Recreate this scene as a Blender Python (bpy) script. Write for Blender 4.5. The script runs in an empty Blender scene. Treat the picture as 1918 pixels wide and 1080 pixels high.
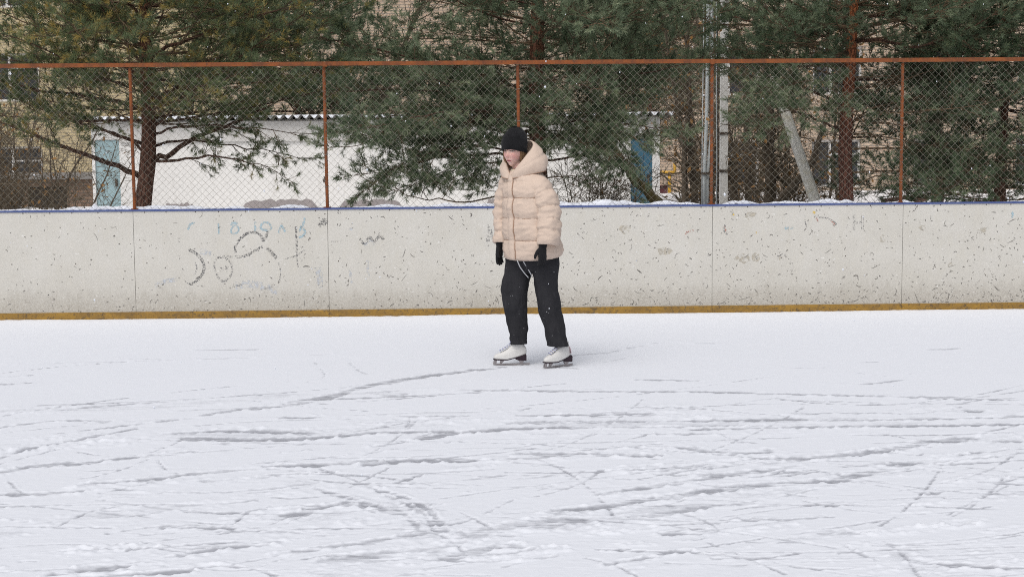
import bpy, bmesh, math, random
import numpy as np
from mathutils import Vector, Matrix, noise as mnoise

SC = bpy.context.scene
COL = SC.collection
rng = np.random.default_rng(7)
random.seed(7)
PI = math.pi

# ------------------------------------------------------------------ camera, sky, sun, exposure
F_PX, CX, CY = 2700.0, 959.0, 540.0
CAM_H = 1.6
PITCH = math.atan(255 / F_PX)
ROLL = -0.0083
RC = Matrix.Rotation(PI / 2 - PITCH, 3, 'X') @ Matrix.Rotation(ROLL, 3, 'Z')
cam = bpy.data.objects.new('camera', bpy.data.cameras.new('camera'))
COL.objects.link(cam)
cam.location = (0, 0, CAM_H)
cam.rotation_euler = RC.to_euler()
cam.data.sensor_width = 36
cam.data.lens = 36 * F_PX / 1918
cam.data.clip_end = 2000
SC.camera = cam

SUN_EL, SUN_AZ = math.radians(56), math.radians(203)
world = bpy.data.worlds.new('World'); SC.world = world
world.use_nodes = True
wn, wl = world.node_tree.nodes, world.node_tree.links
wn.clear()
sky = wn.new('ShaderNodeTexSky'); sky.sky_type = 'NISHITA'; sky.sun_disc = False
sky.sun_elevation = SUN_EL; sky.sun_rotation = SUN_AZ
sky.dust_density = 6.0; sky.air_density = 1.0; sky.ozone_density = 1.0
hs = wn.new('ShaderNodeHueSaturation'); hs.inputs['Saturation'].default_value = 0.36
bg = wn.new('ShaderNodeBackground'); bg.inputs['Strength'].default_value = 0.15
wo = wn.new('ShaderNodeOutputWorld')
wl.new(sky.outputs[0], hs.inputs['Color']); wl.new(hs.outputs[0], bg.inputs['Color']); wl.new(bg.outputs[0], wo.inputs['Surface'])

sd = bpy.data.lights.new('sun', 'SUN'); sd.energy = 0.55; sd.angle = math.radians(60); sd.color = (1, 0.98, 0.95)
sun = bpy.data.objects.new('sun', sd); COL.objects.link(sun)
# sun_rotation measured from +Y towards +X
sdir = Vector((math.sin(SUN_AZ) * math.cos(SUN_EL), math.cos(SUN_AZ) * math.cos(SUN_EL), math.sin(SUN_EL)))
sun.rotation_euler = (-sdir).to_track_quat('-Z', 'Y').to_euler()
sun.location = (0, 0, 30)

SC.view_settings.view_transform = 'Standard'
SC.view_settings.look = 'None'
SC.view_settings.exposure = -0.16
SC.view_settings.gamma = 1.0
SC.cycles.filter_width = 1.0
SC.cycles.use_denoising = False
SC.cycles.use_light_tree = False
SC.cycles.max_bounces = 8
SC.cycles.transparent_max_bounces = 16


def ray(px, py):
    return RC @ Vector(((px - CX) / F_PX, -(py - CY) / F_PX, -1))


def W(px, py, y):
    d = ray(px, py)
    return Vector((d.x / d.y * y, y, CAM_H + d.z / d.y * y))


def G(px, py, z=0.0):
    d = ray(px, py)
    t = (z - CAM_H) / d.z
    return Vector((d.x * t, d.y * t, z))


BOARD_Y, BOARD_SLOPE = 14.165, 0.0235


def board_y(x):
    return BOARD_Y + BOARD_SLOPE * x


def onboard(px, py, off=0.0):
    """point on the front plane of the rink boards"""
    d = ray(px, py)
    t = BOARD_Y / (d.y - BOARD_SLOPE * d.x)
    return Vector((d.x * t, d.y * t - off, CAM_H + d.z * t))


# ------------------------------------------------------------------ helpers
def mesh(name, verts, faces, mats=None, smooth=False):
    me = bpy.data.meshes.new(name)
    verts = np.asarray(verts, dtype=np.float32).reshape(-1, 3)
    if isinstance(faces, np.ndarray):
        nf, k = faces.shape
        me.vertices.add(len(verts)); me.vertices.foreach_set('co', verts.ravel())
        me.loops.add(nf * k); me.loops.foreach_set('vertex_index', faces.astype(np.int32).ravel())
        me.polygons.add(nf)
        me.polygons.foreach_set('loop_start', np.arange(0, nf * k, k, dtype=np.int32))
        me.update(calc_edges=True)
    else:
        me.from_pydata([tuple(map(float, v)) for v in verts], [], faces)
        me.update()
    if smooth:
        me.polygons.foreach_set('use_smooth', np.ones(len(me.polygons), dtype=bool))
    if mats is not None:
        for m in (mats if isinstance(mats, (list, tuple)) else [mats]):
            me.materials.append(m)
    return me


def link(name, data, parent=None, loc=(0, 0, 0), rot=(0, 0, 0), kind=None):
    o = bpy.data.objects.new(name, data)
    COL.objects.link(o)
    o.location = loc
    o.rotation_euler = rot
    if parent is not None:
        o.parent = parent
    if kind:
        o['kind'] = kind
    return o


def tag(o, label, cat, group=None):
    o['label'] = label; o['category'] = cat
    if group:
        o['group'] = group
    return o


def thing(name, label, cat, loc=(0, 0, 0), rot=(0, 0, 0), group=None):
    o = link(name, None, None, loc, rot)
    return tag(o, label, cat, group)


class MB:
    def __init__(self):
        self.v, self.f, self.n = [], [], 0

    def add(self, v, f):
        self.v.extend([tuple(p) for p in v])
        self.f.extend([tuple(i + self.n for i in q) for q in f])
        self.n += len(v)
        return self

    def box(self, x0, x1, y0, y1, z0, z1):
        v = [(x0, y0, z0), (x1, y0, z0), (x1, y1, z0), (x0, y1, z0), (x0, y0, z1), (x1, y0, z1), (x1, y1, z1), (x0, y1, z1)]
        return self.add(v, [(0, 3, 2, 1), (4, 5, 6, 7), (0, 1, 5, 4), (1, 2, 6, 5), (2, 3, 7, 6), (3, 0, 4, 7)])

    def tube(self, pts, rad, sides=6, cap=True):
        v, f = tube_geo(pts, rad, sides, cap)
        return self.add(v, f)

    def me(self, name, mat, smooth=False):
        return mesh(name, self.v, self.f, mat, smooth)

    def build(self, name, mat, parent=None, smooth=False, kind=None, loc=(0, 0, 0), bevel=0):
        o = link(name, self.me(name, mat, smooth), parent, loc, kind=kind)
        if bevel:
            m = o.modifiers.new('b', 'BEVEL'); m.width = bevel; m.segments = 2; m.limit_method = 'ANGLE'
        return o


def frames(pts):
    pts = np.asarray(pts, float)
    t = np.gradient(pts, axis=0)
    t /= np.linalg.norm(t, axis=1)[:, None] + 1e-9
    ref = np.array([0, 0, 1.0]) if abs(t[0][2]) < 0.9 else np.array([0, 1.0, 0])
    A = np.zeros_like(pts); B = np.zeros_like(pts)
    a = np.cross(ref, t[0]); a /= np.linalg.norm(a)
    for i in range(len(pts)):
        a = a - t[i] * np.dot(a, t[i]); a /= np.linalg.norm(a) + 1e-9
        A[i] = a; B[i] = np.cross(t[i], a)
    return t, A, B


def tube_geo(pts, rad, sides=6, cap=True):
    pts = np.asarray(pts, float); n = len(pts)
    rad = np.broadcast_to(np.asarray(rad, float), (n,))
    _, A, B = frames(pts)
    ang = np.arange(sides) * 2 * PI / sides
    v = pts[:, None, :] + rad[:, None, None] * (np.cos(ang)[None, :, None] * A[:, None, :] + np.sin(ang)[None, :, None] * B[:, None, :])
    v = v.reshape(-1, 3)
    f = [(i * sides + k, i * sides + (k + 1) % sides, (i + 1) * sides + (k + 1) % sides, (i + 1) * sides + k) for i in range(n - 1) for k in range(sides)]
    if cap:
        f.append(tuple(range(sides))[::-1]); f.append(tuple((n - 1) * sides + k for k in range(sides)))
    return v, f


def tubes_fast(lines, rads, sides):
    """many polylines with the same number of points: lines (N,P,3), rads (N,P)"""
    L = np.asarray(lines, float); R = np.asarray(rads, float)
    N, P, _ = L.shape
    t = np.gradient(L, axis=1); t /= np.linalg.norm(t, axis=2)[:, :, None] + 1e-9
    ref = np.tile(np.array([0.31, 0.27, 0.91]), (N, P, 1))
    A = np.cross(ref, t); A /= np.linalg.norm(A, axis=2)[:, :, None] + 1e-9
    B = np.cross(t, A)
    ang = np.arange(sides) * 2 * PI / sides
    v = L[:, :, None, :] + R[:, :, None, None] * (np.cos(ang)[None, None, :, None] * A[:, :, None, :] + np.sin(ang)[None, None, :, None] * B[:, :, None, :])
    base = (np.arange(N) * P * sides)[:, None, None]
    i = np.arange(P - 1)[None, :, None] * sides
    k = np.arange(sides)[None, None, :]; k2 = (k + 1) % sides
    f = np.stack([base + i + k, base + i + k2, base + i + sides + k2, base + i + sides + k], axis=-1).reshape(-1, 4)
    return v.reshape(-1, 3), f


def vnoise2(shape, cell, seed, octaves=1):
    """smooth value noise raster in -1..1"""
    r = np.random.default_rng(seed)
    out = np.zeros(shape); amp = 1.0; tot = 0
    for o in range(octaves):
        cy, cx = max(cell[0] / 2 ** o, 1), max(cell[1] / 2 ** o, 1)
        gh, gw = int(shape[0] / cy) + 3, int(shape[1] / cx) + 3
        g = r.uniform(-1, 1, (gh, gw))
        y = np.arange(shape[0]) / cy; x = np.arange(shape[1]) / cx
        yi = y.astype(int); xi = x.astype(int); fy = y - yi; fx = x - xi
        fy = fy * fy * (3 - 2 * fy); fx = fx * fx * (3 - 2 * fx)
        a = g[yi][:, xi]; b = g[yi][:, xi + 1]; c = g[yi + 1][:, xi]; d = g[yi + 1][:, xi + 1]
        out += amp * ((a * (1 - fx) + b * fx) * (1 - fy)[:, None] + (c * (1 - fx) + d * fx) * fy[:, None])
        tot += amp; amp *= 0.55
    return out / tot


# ------------------------------------------------------------------ materials
def new_mat(name):
    m = bpy.data.materials.new(name); m.use_nodes = True
    nt = m.node_tree; nt.nodes.clear()
    out = nt.nodes.new('ShaderNodeOutputMaterial'); p = nt.nodes.new('ShaderNodeBsdfPrincipled')
    nt.links.new(p.outputs[0], out.inputs[0])
    return m, nt, p


def N(nt, typ, **kw):
    n = nt.nodes.new(typ)
    for k, v in kw.items():
        if k.startswith('i_'):
            n.inputs[k[2:].replace('_', ' ')].default_value = v
        else:
            setattr(n, k, v)
    return n


def pos(nt, scale=(1, 1, 1), obj=False):
    mp = N(nt, 'ShaderNodeMapping'); mp.inputs['Scale'].default_value = scale
    if obj:
        tc = N(nt, 'ShaderNodeTexCoord'); nt.links.new(tc.outputs['Object'], mp.inputs[0])
    else:
        g = N(nt, 'ShaderNodeNewGeometry'); nt.links.new(g.outputs['Position'], mp.inputs[0])
    return mp.outputs[0]


def noise_tex(nt, vec, scale, detail=4, rough=0.6):
    n = N(nt, 'ShaderNodeTexNoise'); n.inputs['Scale'].default_value = scale
    n.inputs['Detail'].default_value = detail; n.inputs['Roughness'].default_value = rough
    nt.links.new(vec, n.inputs['Vector'])
    return n.outputs['Fac']


def ramp(nt, fac, stops):
    r = N(nt, 'ShaderNodeValToRGB')
    e = r.color_ramp.elements
    while len(e) < len(stops):
        e.new(0.5)
    for i, (p_, c) in enumerate(stops):
        e[i].position = p_
        e[i].color = (c, c, c, 1) if not isinstance(c, (tuple, list)) else (*c, 1)
    nt.links.new(fac, r.inputs[0])
    return r.outputs[0]


def mix(nt, fac, a, b, mode='MIX'):
    m = N(nt, 'ShaderNodeMix', data_type='RGBA', blend_type=mode)
    for s, v in ((m.inputs[0], fac), (m.inputs[6], a), (m.inputs[7], b)):
        if hasattr(v, 'is_linked'):
            nt.links.new(v, s)
        elif isinstance(v, (tuple, list)):
            s.default_value = (*v, 1)
        else:
            s.default_value = v
    return m.outputs[2]


def math_(nt, op, a, b=0.0, c=None):
    m = N(nt, 'ShaderNodeMath', operation=op)
    for i, v in enumerate((a, b) if c is None else (a, b, c)):
        if hasattr(v, 'is_linked'):
            nt.links.new(v, m.inputs[i])
        else:
            m.inputs[i].default_value = v
    return m.outputs[0]


def bump(nt, p, h, strength=0.4, dist=0.01):
    b = N(nt, 'ShaderNodeBump'); b.inputs['Strength'].default_value = strength; b.inputs['Distance'].default_value = dist
    nt.links.new(h, b.inputs['Height']); nt.links.new(b.outputs[0], p.inputs['Normal'])


def basic(name, c1, c2=None, scale=8, rough=0.7, bstr=0.0, bscale=60, stretch=(1, 1, 1), metal=0, spec=0.4, lo=0.3, hi=0.7):
    m, nt, p = new_mat(name)
    p.inputs['Roughness'].default_value = rough; p.inputs['Metallic'].default_value = metal
    p.inputs['Specular IOR Level'].default_value = spec
    v = pos(nt, stretch)
    if c2 is None:
        c2 = tuple(x * 0.8 for x in c1)
    n = noise_tex(nt, v, scale, 5)
    nt.links.new(mix(nt, ramp(nt, n, [(lo, 0), (hi, 1)]), c1, c2), p.inputs['Base Color'])
    if bstr:
        bump(nt, p, noise_tex(nt, v, bscale, 5), bstr, 0.01)
    return m


def attr(nt, name):
    a = N(nt, 'ShaderNodeAttribute'); a.attribute_name = name
    return a.outputs['Fac']


M = {}
# snow / ice
m, nt, p = new_mat('ice_and_snow')
v = pos(nt)
bare = attr(nt, 'bare')
fine = noise_tex(nt, v, 55, 5, 0.7)
streak = noise_tex(nt, pos(nt, (6, 40, 6)), 1.6, 5, 0.65)
b2 = math_(nt, 'ADD', bare, math_(nt, 'MULTIPLY', math_(nt, 'SUBTRACT', fine, 0.5), 0.55))
b2 = math_(nt, 'MULTIPLY', ramp(nt, b2, [(0.14, 0), (0.80, 1)]), ramp(nt, bare, [(0.0, 0.0), (0.08, 1)]))
snowc = mix(nt, ramp(nt, streak, [(0.35, 0), (0.75, 1)]), (0.736, 0.762, 0.814), (0.688, 0.714, 0.768))
icec = mix(nt, ramp(nt, fine, [(0.3, 0), (0.7, 1)]), (0.29, 0.30, 0.335), (0.41, 0.425, 0.465))
nt.links.new(mix(nt, b2, snowc, icec), p.inputs['Base Color'])
nt.links.new(math_(nt, 'SUBTRACT', 0.85, math_(nt, 'MULTIPLY', b2, 0.4)), p.inputs['Roughness'])
p.inputs['Specular IOR Level'].default_value = 0.25
bump(nt, p, noise_tex(nt, v, 120, 4, 0.7), 0.25, 0.004)
M['ice'] = m
M['snow'] = basic('fresh_snow', (0.78, 0.81, 0.87), (0.72, 0.75, 0.81), 14, 0.85, 0.4, 70, spec=0.2)
M['ground'] = basic('snowy_ground', (0.84, 0.85, 0.88), (0.72, 0.71, 0.70), 1.5, 0.9, 0.5, 12, spec=0.2)

# rink panel
m, nt, p = new_mat('worn_white_plastic')
v = pos(nt)
sep = N(nt, 'ShaderNodeSeparateXYZ'); g = N(nt, 'ShaderNodeNewGeometry'); nt.links.new(g.outputs['Position'], sep.inputs[0])
z = sep.outputs['Z']
n1 = noise_tex(nt, v, 2.2, 6, 0.65)
n2 = noise_tex(nt, pos(nt, (1, 1, 0.35)), 14, 6, 0.7)
n3 = noise_tex(nt, v, 70, 4, 0.7)
base = mix(nt, ramp(nt, n1, [(0.3, 0), (0.7, 1)]), (0.605, 0.590, 0.548), (0.55, 0.532, 0.482))
base = mix(nt, ramp(nt, n2, [(0.48, 0), (0.72, 0.5)]), base, (0.56, 0.535, 0.47))
low = ramp(nt, math_(nt, 'ADD', z, math_(nt, 'MULTIPLY', math_(nt, 'SUBTRACT', n2, 0.5), 0.35)), [(0.05, 0.80), (0.18, 0.60), (0.30, 0.18), (0.55, 0.0)])
dirt = math_(nt, 'MULTIPLY', low, ramp(nt, n3, [(0.30, 0.25), (0.62, 1)]))
base = mix(nt, dirt, base, (0.30, 0.27, 0.22))
spk = ramp(nt, noise_tex(nt, v, 45, 3, 0.6), [(0.67, 0), (0.71, 0.7)])
spk = math_(nt, 'MULTIPLY', spk, ramp(nt, n1, [(0.42, 0.0), (0.6, 1)]))
base = mix(nt, spk, base, (0.17, 0.15, 0.13))
chip = ramp(nt, noise_tex(nt, pos(nt, (1, 1, 1.7)), 24, 4, 0.6), [(0.66, 0), (0.70, 0.6)])
base = mix(nt, chip, base, (0.78, 0.77, 0.74))
nt.links.new(base, p.inputs['Base Color'])
p.inputs['Roughness'].default_value = 0.55
bump(nt, p, n3, 0.12, 0.004)
M['panel'] = m

m, nt, p = new_mat('yellow_kick_strip')
v = pos(nt)
n2 = noise_tex(nt, pos(nt, (0.5, 1, 1)), 12, 6, 0.7)
c = mix(nt, ramp(nt, n2, [(0.35, 0), (0.6, 1)]), (0.33, 0.185, 0.024), (0.22, 0.125, 0.026))
c = mix(nt, ramp(nt, noise_tex(nt, v, 30, 5, 0.7), [(0.52, 0), (0.66, 0.85)]), c, (0.07, 0.05, 0.03))
nt.links.new(c, p.inputs['Base Color']); p.inputs['Roughness'].default_value = 0.6
bump(nt, p, n2, 0.3, 0.01)
M['kick'] = m
M['blue_cap'] = basic('blue_cap', (0.055, 0.085, 0.24), (0.09, 0.12, 0.27), 9, 0.55)
M['backing'] = basic('dark_light_stop', (0.10, 0.085, 0.07), (0.06, 0.05, 0.04), 6, 0.9)


def paint(name, col, worn=(0.46, 0.56), scale=60):
    m, nt, p = new_mat(name)
    out = [n for n in nt.nodes if n.type == 'OUTPUT_MATERIAL'][0]
    tr = N(nt, 'ShaderNodeBsdfTransparent'); ms = N(nt, 'ShaderNodeMixShader')
    f = ramp(nt, noise_tex(nt, pos(nt), scale, 4, 0.7), [(worn[0], 0), (worn[1], 1)])
    nt.links.new(f, ms.inputs[0]); nt.links.new(p.outputs[0], ms.inputs[1]); nt.links.new(tr.outputs[0], ms.inputs[2])
    nt.links.new(ms.outputs[0], out.inputs[0])
    p.inputs['Base Color'].default_value = (*col, 1); p.inputs['Roughness'].default_value = 0.6
    return m


M['black_paint'] = paint('worn_black_paint', (0.11, 0.11, 0.115), (0.41, 0.53), 75)
M['thin_black_paint'] = paint('faint_black_paint', (0.14, 0.14, 0.15), (0.40, 0.50), 80)
M['blue_paint'] = paint('worn_blue_paint', (0.36, 0.485, 0.54), (0.46, 0.60), 50)
M['pale_blue_paint'] = paint('faint_blue_paint', (0.54, 0.57, 0.61), (0.36, 0.52), 30)
M['yellow_paint'] = paint('yellow_paint', (0.66, 0.47, 0.12), (0.46, 0.6))
M['red_paint'] = paint('faint_red_paint', (0.42, 0.16, 0.12), (0.42, 0.52))
M['brown_paint'] = paint('brown_smear', (0.50, 0.46, 0.38), (0.36, 0.56), 24)
M['scuff'] = basic('scuff_black', (0.07, 0.065, 0.06), (0.18, 0.165, 0.15), 9, 0.7)
M['screw'] = basic('rusty_screw', (0.11, 0.08, 0.06), (0.05, 0.04, 0.035), 30, 0.6)

# rust
m, nt, p = new_mat('rusty_steel')
v = pos(nt)
n1 = noise_tex(nt, v, 9, 6, 0.7); n2 = noise_tex(nt, v, 90, 4, 0.7)
c = mix(nt, ramp(nt, n1, [(0.38, 0), (0.62, 1)]), (0.25, 0.068, 0.013), (0.13, 0.040, 0.014))
c = mix(nt, ramp(nt, n2, [(0.55, 0), (0.7, 0.8)]), c, (0.33, 0.11, 0.022))
c = mix(nt, ramp(nt, noise_tex(nt, v, 33, 4, 0.7), [(0.60, 0), (0.68, 0.8)]), c, (0.09, 0.035, 0.02))
nt.links.new(c, p.inputs['Base Color']); p.inputs['Roughness'].default_value = 0.8
bump(nt, p, n2, 0.4, 0.004)
M['rust'] = m
M['wire'] = basic('galvanised_wire', (0.30, 0.285, 0.24), (0.20, 0.175, 0.14), 5, 0.55, metal=0.3)

# masonry
m, nt, p = new_mat('whitewashed_render')
v = pos(nt)
c = mix(nt, noise_tex(nt, v, 1.2, 6, .65), (0.84, 0.835, 0.815), (0.77, 0.76, 0.74))
c = mix(nt, ramp(nt, noise_tex(nt, pos(nt, (4, 4, .5)), 1.5, 6, .7), [(.55, 0), (.75, .4)]), c, (0.52, 0.49, 0.45))
c = mix(nt, ramp(nt, noise_tex(nt, v, 2.6, 5, .7), [(.62, 0), (.70, .5)]), c, (0.46, 0.43, 0.41))
nt.links.new(c, p.inputs['Base Color']); p.inputs['Roughness'].default_value = .9
bump(nt, p, noise_tex(nt, v, 30, 5), .2, .01)
M['white_wall'] = m
M['white_trim'] = basic('white_render_band', (0.70, 0.69, 0.67), (0.60, 0.59, 0.57), 2.2, 0.9, 0.2, 30)
M['bare_render'] = basic('bare_grey_render', (0.30, 0.275, 0.275), (0.37, 0.335, 0.33), 5, 0.95, 0.4, 30)
M['slate'] = basic('corrugated_slate', (0.17, 0.165, 0.16), (0.24, 0.23, 0.22), 6, 0.9)
M['pale_blue_metal'] = basic('pale_blue_painted_metal', (0.36, 0.50, 0.53), (0.31, 0.44, 0.48), 3, 0.5, 0.1, 20)
m, nt, p = new_mat('blue_painted_metal')
v = pos(nt)
c = mix(nt, noise_tex(nt, v, 4, 5), (0.035, 0.115, 0.185), (0.055, 0.155, 0.225))
c = mix(nt, ramp(nt, noise_tex(nt, v, 11, 4), [(0.64, 0), (0.70, 0.8)]), c, (0.15, 0.08, 0.05))
nt.links.new(c, p.inputs['Base Color']); p.inputs['Roughness'].default_value = 0.5
M['blue_metal'] = m


def brick(name, c1, c2, mortar, scale=1.0):
    m, nt, p = new_mat(name)
    g = N(nt, 'ShaderNodeNewGeometry'); s = N(nt, 'ShaderNodeSeparateXYZ'); cb = N(nt, 'ShaderNodeCombineXYZ')
    nt.links.new(g.outputs['Position'], s.inputs[0])
    nt.links.new(math_(nt, 'ADD', s.outputs['X'], s.outputs['Y']), cb.inputs[0]); nt.links.new(s.outputs['Z'], cb.inputs[1])
    b = N(nt, 'ShaderNodeTexBrick'); nt.links.new(cb.outputs[0], b.inputs['Vector'])
    b.inputs['Scale'].default_value = scale
    b.inputs['Color1'].default_value = (*c1, 1); b.inputs['Color2'].default_value = (*c2, 1); b.inputs['Mortar'].default_value = (*mortar, 1)
    b.inputs['Brick Width'].default_value = 0.26; b.inputs['Row Height'].default_value = 0.085; b.inputs['Mortar Size'].default_value = 0.011
    b.inputs['Bias'].default_value = -0.1
    n = noise_tex(nt, pos(nt), 0.8, 6)
    nt.links.new(mix(nt, ramp(nt, n, [(0.3, 0), (0.7, 0.3)]), b.outputs['Color'], tuple(x * 0.7 for x in c1)), p.inputs['Base Color'])
    bump(nt, p, math_(nt, 'SUBTRACT', 1.0, b.outputs['Fac']), 0.6, 0.01)
    p.inputs['Roughness'].default_value = 0.9
    return m


M['brick_beige'] = brick('beige_brick', (0.56, 0.44, 0.33), (0.47, 0.34, 0.25), (0.26, 0.23, 0.20))
M['brick_yellow'] = brick('yellow_brick', (0.54, 0.45, 0.275), (0.46, 0.375, 0.22), (0.30, 0.26, 0.19))
M['brick_brown'] = brick('brown_brick', (0.25, 0.165, 0.115), (0.17, 0.11, 0.08), (0.12, 0.10, 0.085))
M['window_white'] = basic('white_window_frame', (0.72, 0.72, 0.71), (0.62, 0.62, 0.62), 3, 0.5)
m, nt, p = new_mat('window_glass')
p.inputs['Base Color'].default_value = (0.03, 0.035, 0.045, 1); p.inputs['Roughness'].default_value = 0.12
M['glass'] = m
M['dark'] = basic('doorway_shade', (0.030, 0.024, 0.020), (0.018, 0.015, 0.013), 5, 0.7)  # near-black for the shade inside the annex doorways
M['concrete'] = basic('grey_concrete', (0.78, 0.77, 0.74), (0.66, 0.65, 0.62), 5, 0.9, 0.4, 50)
M['lichen_concrete'] = basic('lichened_concrete', (0.74, 0.73, 0.69), (0.62, 0.58, 0.45), 7, 0.9, 0.4, 40, lo=0.45, hi=0.75)
M['conduit'] = basic('pale_grey_conduit', (0.56, 0.60, 0.61), (0.46, 0.50, 0.51), 6, 0.55)
M['band'] = basic('dark_iron_band', (0.05, 0.045, 0.04), (0.09, 0.06, 0.04), 20, 0.7)
M['yellow_pipe'] = basic('yellow_pipe', (0.62, 0.36, 0.03), (0.50, 0.28, 0.03), 8, 0.5)
M['maroon'] = basic('maroon_metal', (0.10, 0.022, 0.03), (0.07, 0.02, 0.025), 8, 0.5)
M['rust_plank'] = basic('reddish_plank', (0.18, 0.085, 0.05), (0.10, 0.05, 0.035), 6, 0.9, stretch=(1, 1, 8))


def bark(name, lo_c, lo_c2, hi_c, hi_c2, z0, z1):
    m, nt, p = new_mat(name)
    g = N(nt, 'ShaderNodeNewGeometry'); s = N(nt, 'ShaderNodeSeparateXYZ'); nt.links.new(g.outputs['Position'], s.inputs[0])
    f = N(nt, 'ShaderNodeMapRange'); nt.links.new(s.outputs['Z'], f.inputs[0]); f.inputs[1].default_value = z0; f.inputs[2].default_value = z1
    v = pos(nt, (1, 1, 0.35))
    n = noise_tex(nt, v, 22, 6, 0.65)
    vo = N(nt, 'ShaderNodeTexVoronoi', feature='DISTANCE_TO_EDGE'); vo.inputs['Scale'].default_value = 26; nt.links.new(v, vo.inputs['Vector'])
    a = mix(nt, ramp(nt, n, [(0.35, 0), (0.65, 1)]), lo_c, lo_c2); b = mix(nt, ramp(nt, n, [(0.35, 0), (0.65, 1)]), hi_c, hi_c2)
    c = mix(nt, f.outputs[0], a, b)
    cr = ramp(nt, vo.outputs['Distance'], [(0.0, 1), (0.09, 0)])
    c = mix(nt, math_(nt, 'MULTIPLY', cr, 0.7), c, (0.035, 0.022, 0.018))
    nt.links.new(c, p.inputs['Base Color']); p.inputs['Roughness'].default_value = 0.95; p.inputs['Specular IOR Level'].default_value = 0.15
    bump(nt, p, math_(nt, 'ADD', n, math_(nt, 'MULTIPLY', ramp(nt, vo.outputs['Distance'], [(0, 0), (0.12, 1)]), 0.8)), 0.8, 0.02)
    return m


M['pine_bark'] = bark('pine_bark', (0.12, 0.068, 0.052), (0.19, 0.10, 0.072), (0.24, 0.105, 0.06), (0.16, 0.075, 0.05), 1.4, 3.2)
M['limb_bark'] = bark('limb_bark', (0.085, 0.055, 0.045), (0.13, 0.078, 0.056), (0.13, 0.068, 0.045), (0.085, 0.05, 0.038), 1.4, 3.2)
M['red_pine_bark'] = bark('red_pine_bark', (0.125, 0.062, 0.05), (0.19, 0.09, 0.066), (0.36, 0.125, 0.05), (0.24, 0.085, 0.04), 1.6, 3.2)
M['twig_bark'] = basic('pine_twig_bark', (0.045, 0.034, 0.027), (0.21, 0.145, 0.09), 2.5, 0.95, spec=0.1)
M['grey_bark'] = basic('grey_brown_bark', (0.075, 0.060, 0.046), (0.13, 0.105, 0.078), 20, 0.95, 0.5, 50, (1, 1, 0.4), spec=0.1)
M['lichen_bark'] = basic('greenish_bark', (0.085, 0.068, 0.036), (0.14, 0.115, 0.05), 16, 0.95, 0.5, 50, (1, 1, 0.5), spec=0.1)
M['bare_twig'] = basic('bare_twig_bark', (0.10, 0.080, 0.058), (0.16, 0.13, 0.09), 8, 0.95, spec=0.1)
M['dry_leaf'] = basic('dry_leaf', (0.30, 0.16, 0.055), (0.20, 0.115, 0.05), 8, 0.8, spec=0.15)


def needles(name, c0, c1, c2):
    m, nt, p = new_mat(name)
    t = attr(nt, 'tint')
    c = N(nt, 'ShaderNodeValToRGB'); e = c.color_ramp.elements
    e[0].position = 0.0; e[0].color = (*c0, 1); e[1].position = 0.6; e[1].color = (*c1, 1)
    k = e.new(0.80); k.color = (*tuple((a + b) / 2 for a, b in zip(c1, c2)), 1)
    k = e.new(1.0); k.color = (*c2, 1)
    nt.links.new(t, c.inputs[0]); nt.links.new(c.outputs[0], p.inputs['Base Color'])
    p.inputs['Roughness'].default_value = 0.5; p.inputs['Specular IOR Level'].default_value = 0.45
    out = [n for n in nt.nodes if n.type == 'OUTPUT_MATERIAL'][0]
    tl = N(nt, 'ShaderNodeBsdfTranslucent'); ad = N(nt, 'ShaderNodeMixShader'); ad.inputs[0].default_value = 0.38
    nt.links.new(mix(nt, 0.5, c.outputs[0], (0.14, 0.22, 0.08)), tl.inputs[0])
    nt.links.new(p.outputs[0], ad.inputs[1]); nt.links.new(tl.outputs[0], ad.inputs[2]); nt.links.new(ad.outputs[0], out.inputs[0])
    return m


M['needles_warm'] = needles('olive_pine_needles', (0.046, 0.066, 0.032), (0.205, 0.250, 0.130), (0.50, 0.35, 0.10))
M['needles_cool'] = needles('blue_green_pine_needles', (0.044, 0.068, 0.040), (0.215, 0.270, 0.172), (0.38, 0.42, 0.27))
M['needles_dark'] = needles('dark_pine_needles', (0.040, 0.066, 0.038), (0.185, 0.250, 0.155), (0.33, 0.36, 0.21))


# person
def fabric(name, col, col2, scale, rough=0.85, weave=0.0, wscale=900, sheen=0.0):
    m, nt, p = new_mat(name)
    v = pos(nt, obj=False)
    nt.links.new(mix(nt, noise_tex(nt, v, scale, 5), col, col2), p.inputs['Base Color'])
    p.inputs['Roughness'].default_value = rough; p.inputs['Specular IOR Level'].default_value = 0.25
    if sheen:
        p.inputs['Sheen Weight'].default_value = sheen
    if weave:
        bump(nt, p, noise_tex(nt, v, wscale, 2), weave, 0.002)
    return m


M['jacket'] = fabric('beige_quilted_nylon', (0.60, 0.485, 0.402), (0.55, 0.44, 0.365), 12, 0.7, 0.4, 40)
M['jacket_seam'] = fabric('beige_seam_and_shade', (0.38, 0.25, 0.18), (0.33, 0.21, 0.15), 12, 0.85)
m, nt, p = new_mat('black_corduroy')
v = pos(nt)
c = mix(nt, noise_tex(nt, pos(nt, (1, 1, .25)), 30, 5), (0.016, 0.016, 0.019), (0.034, 0.034, 0.038))
c = mix(nt, ramp(nt, noise_tex(nt, pos(nt, (1, 1, .18)), 19, 5, .7), [(.56, 0), (.74, .45)]), c, (0.075, 0.075, 0.08))
c = mix(nt, ramp(nt, noise_tex(nt, v, 52, 2, .5), [(.735, 0), (.76, .8)]), c, (0.5, 0.51, 0.53))
nt.links.new(c, p.inputs['Base Color']); p.inputs['Roughness'].default_value = .95; p.inputs['Specular IOR Level'].default_value = .2
bump(nt, p, noise_tex(nt, pos(nt, (1, 1, .3)), 60, 4), .5, .006)
M['trousers'] = m
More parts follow.
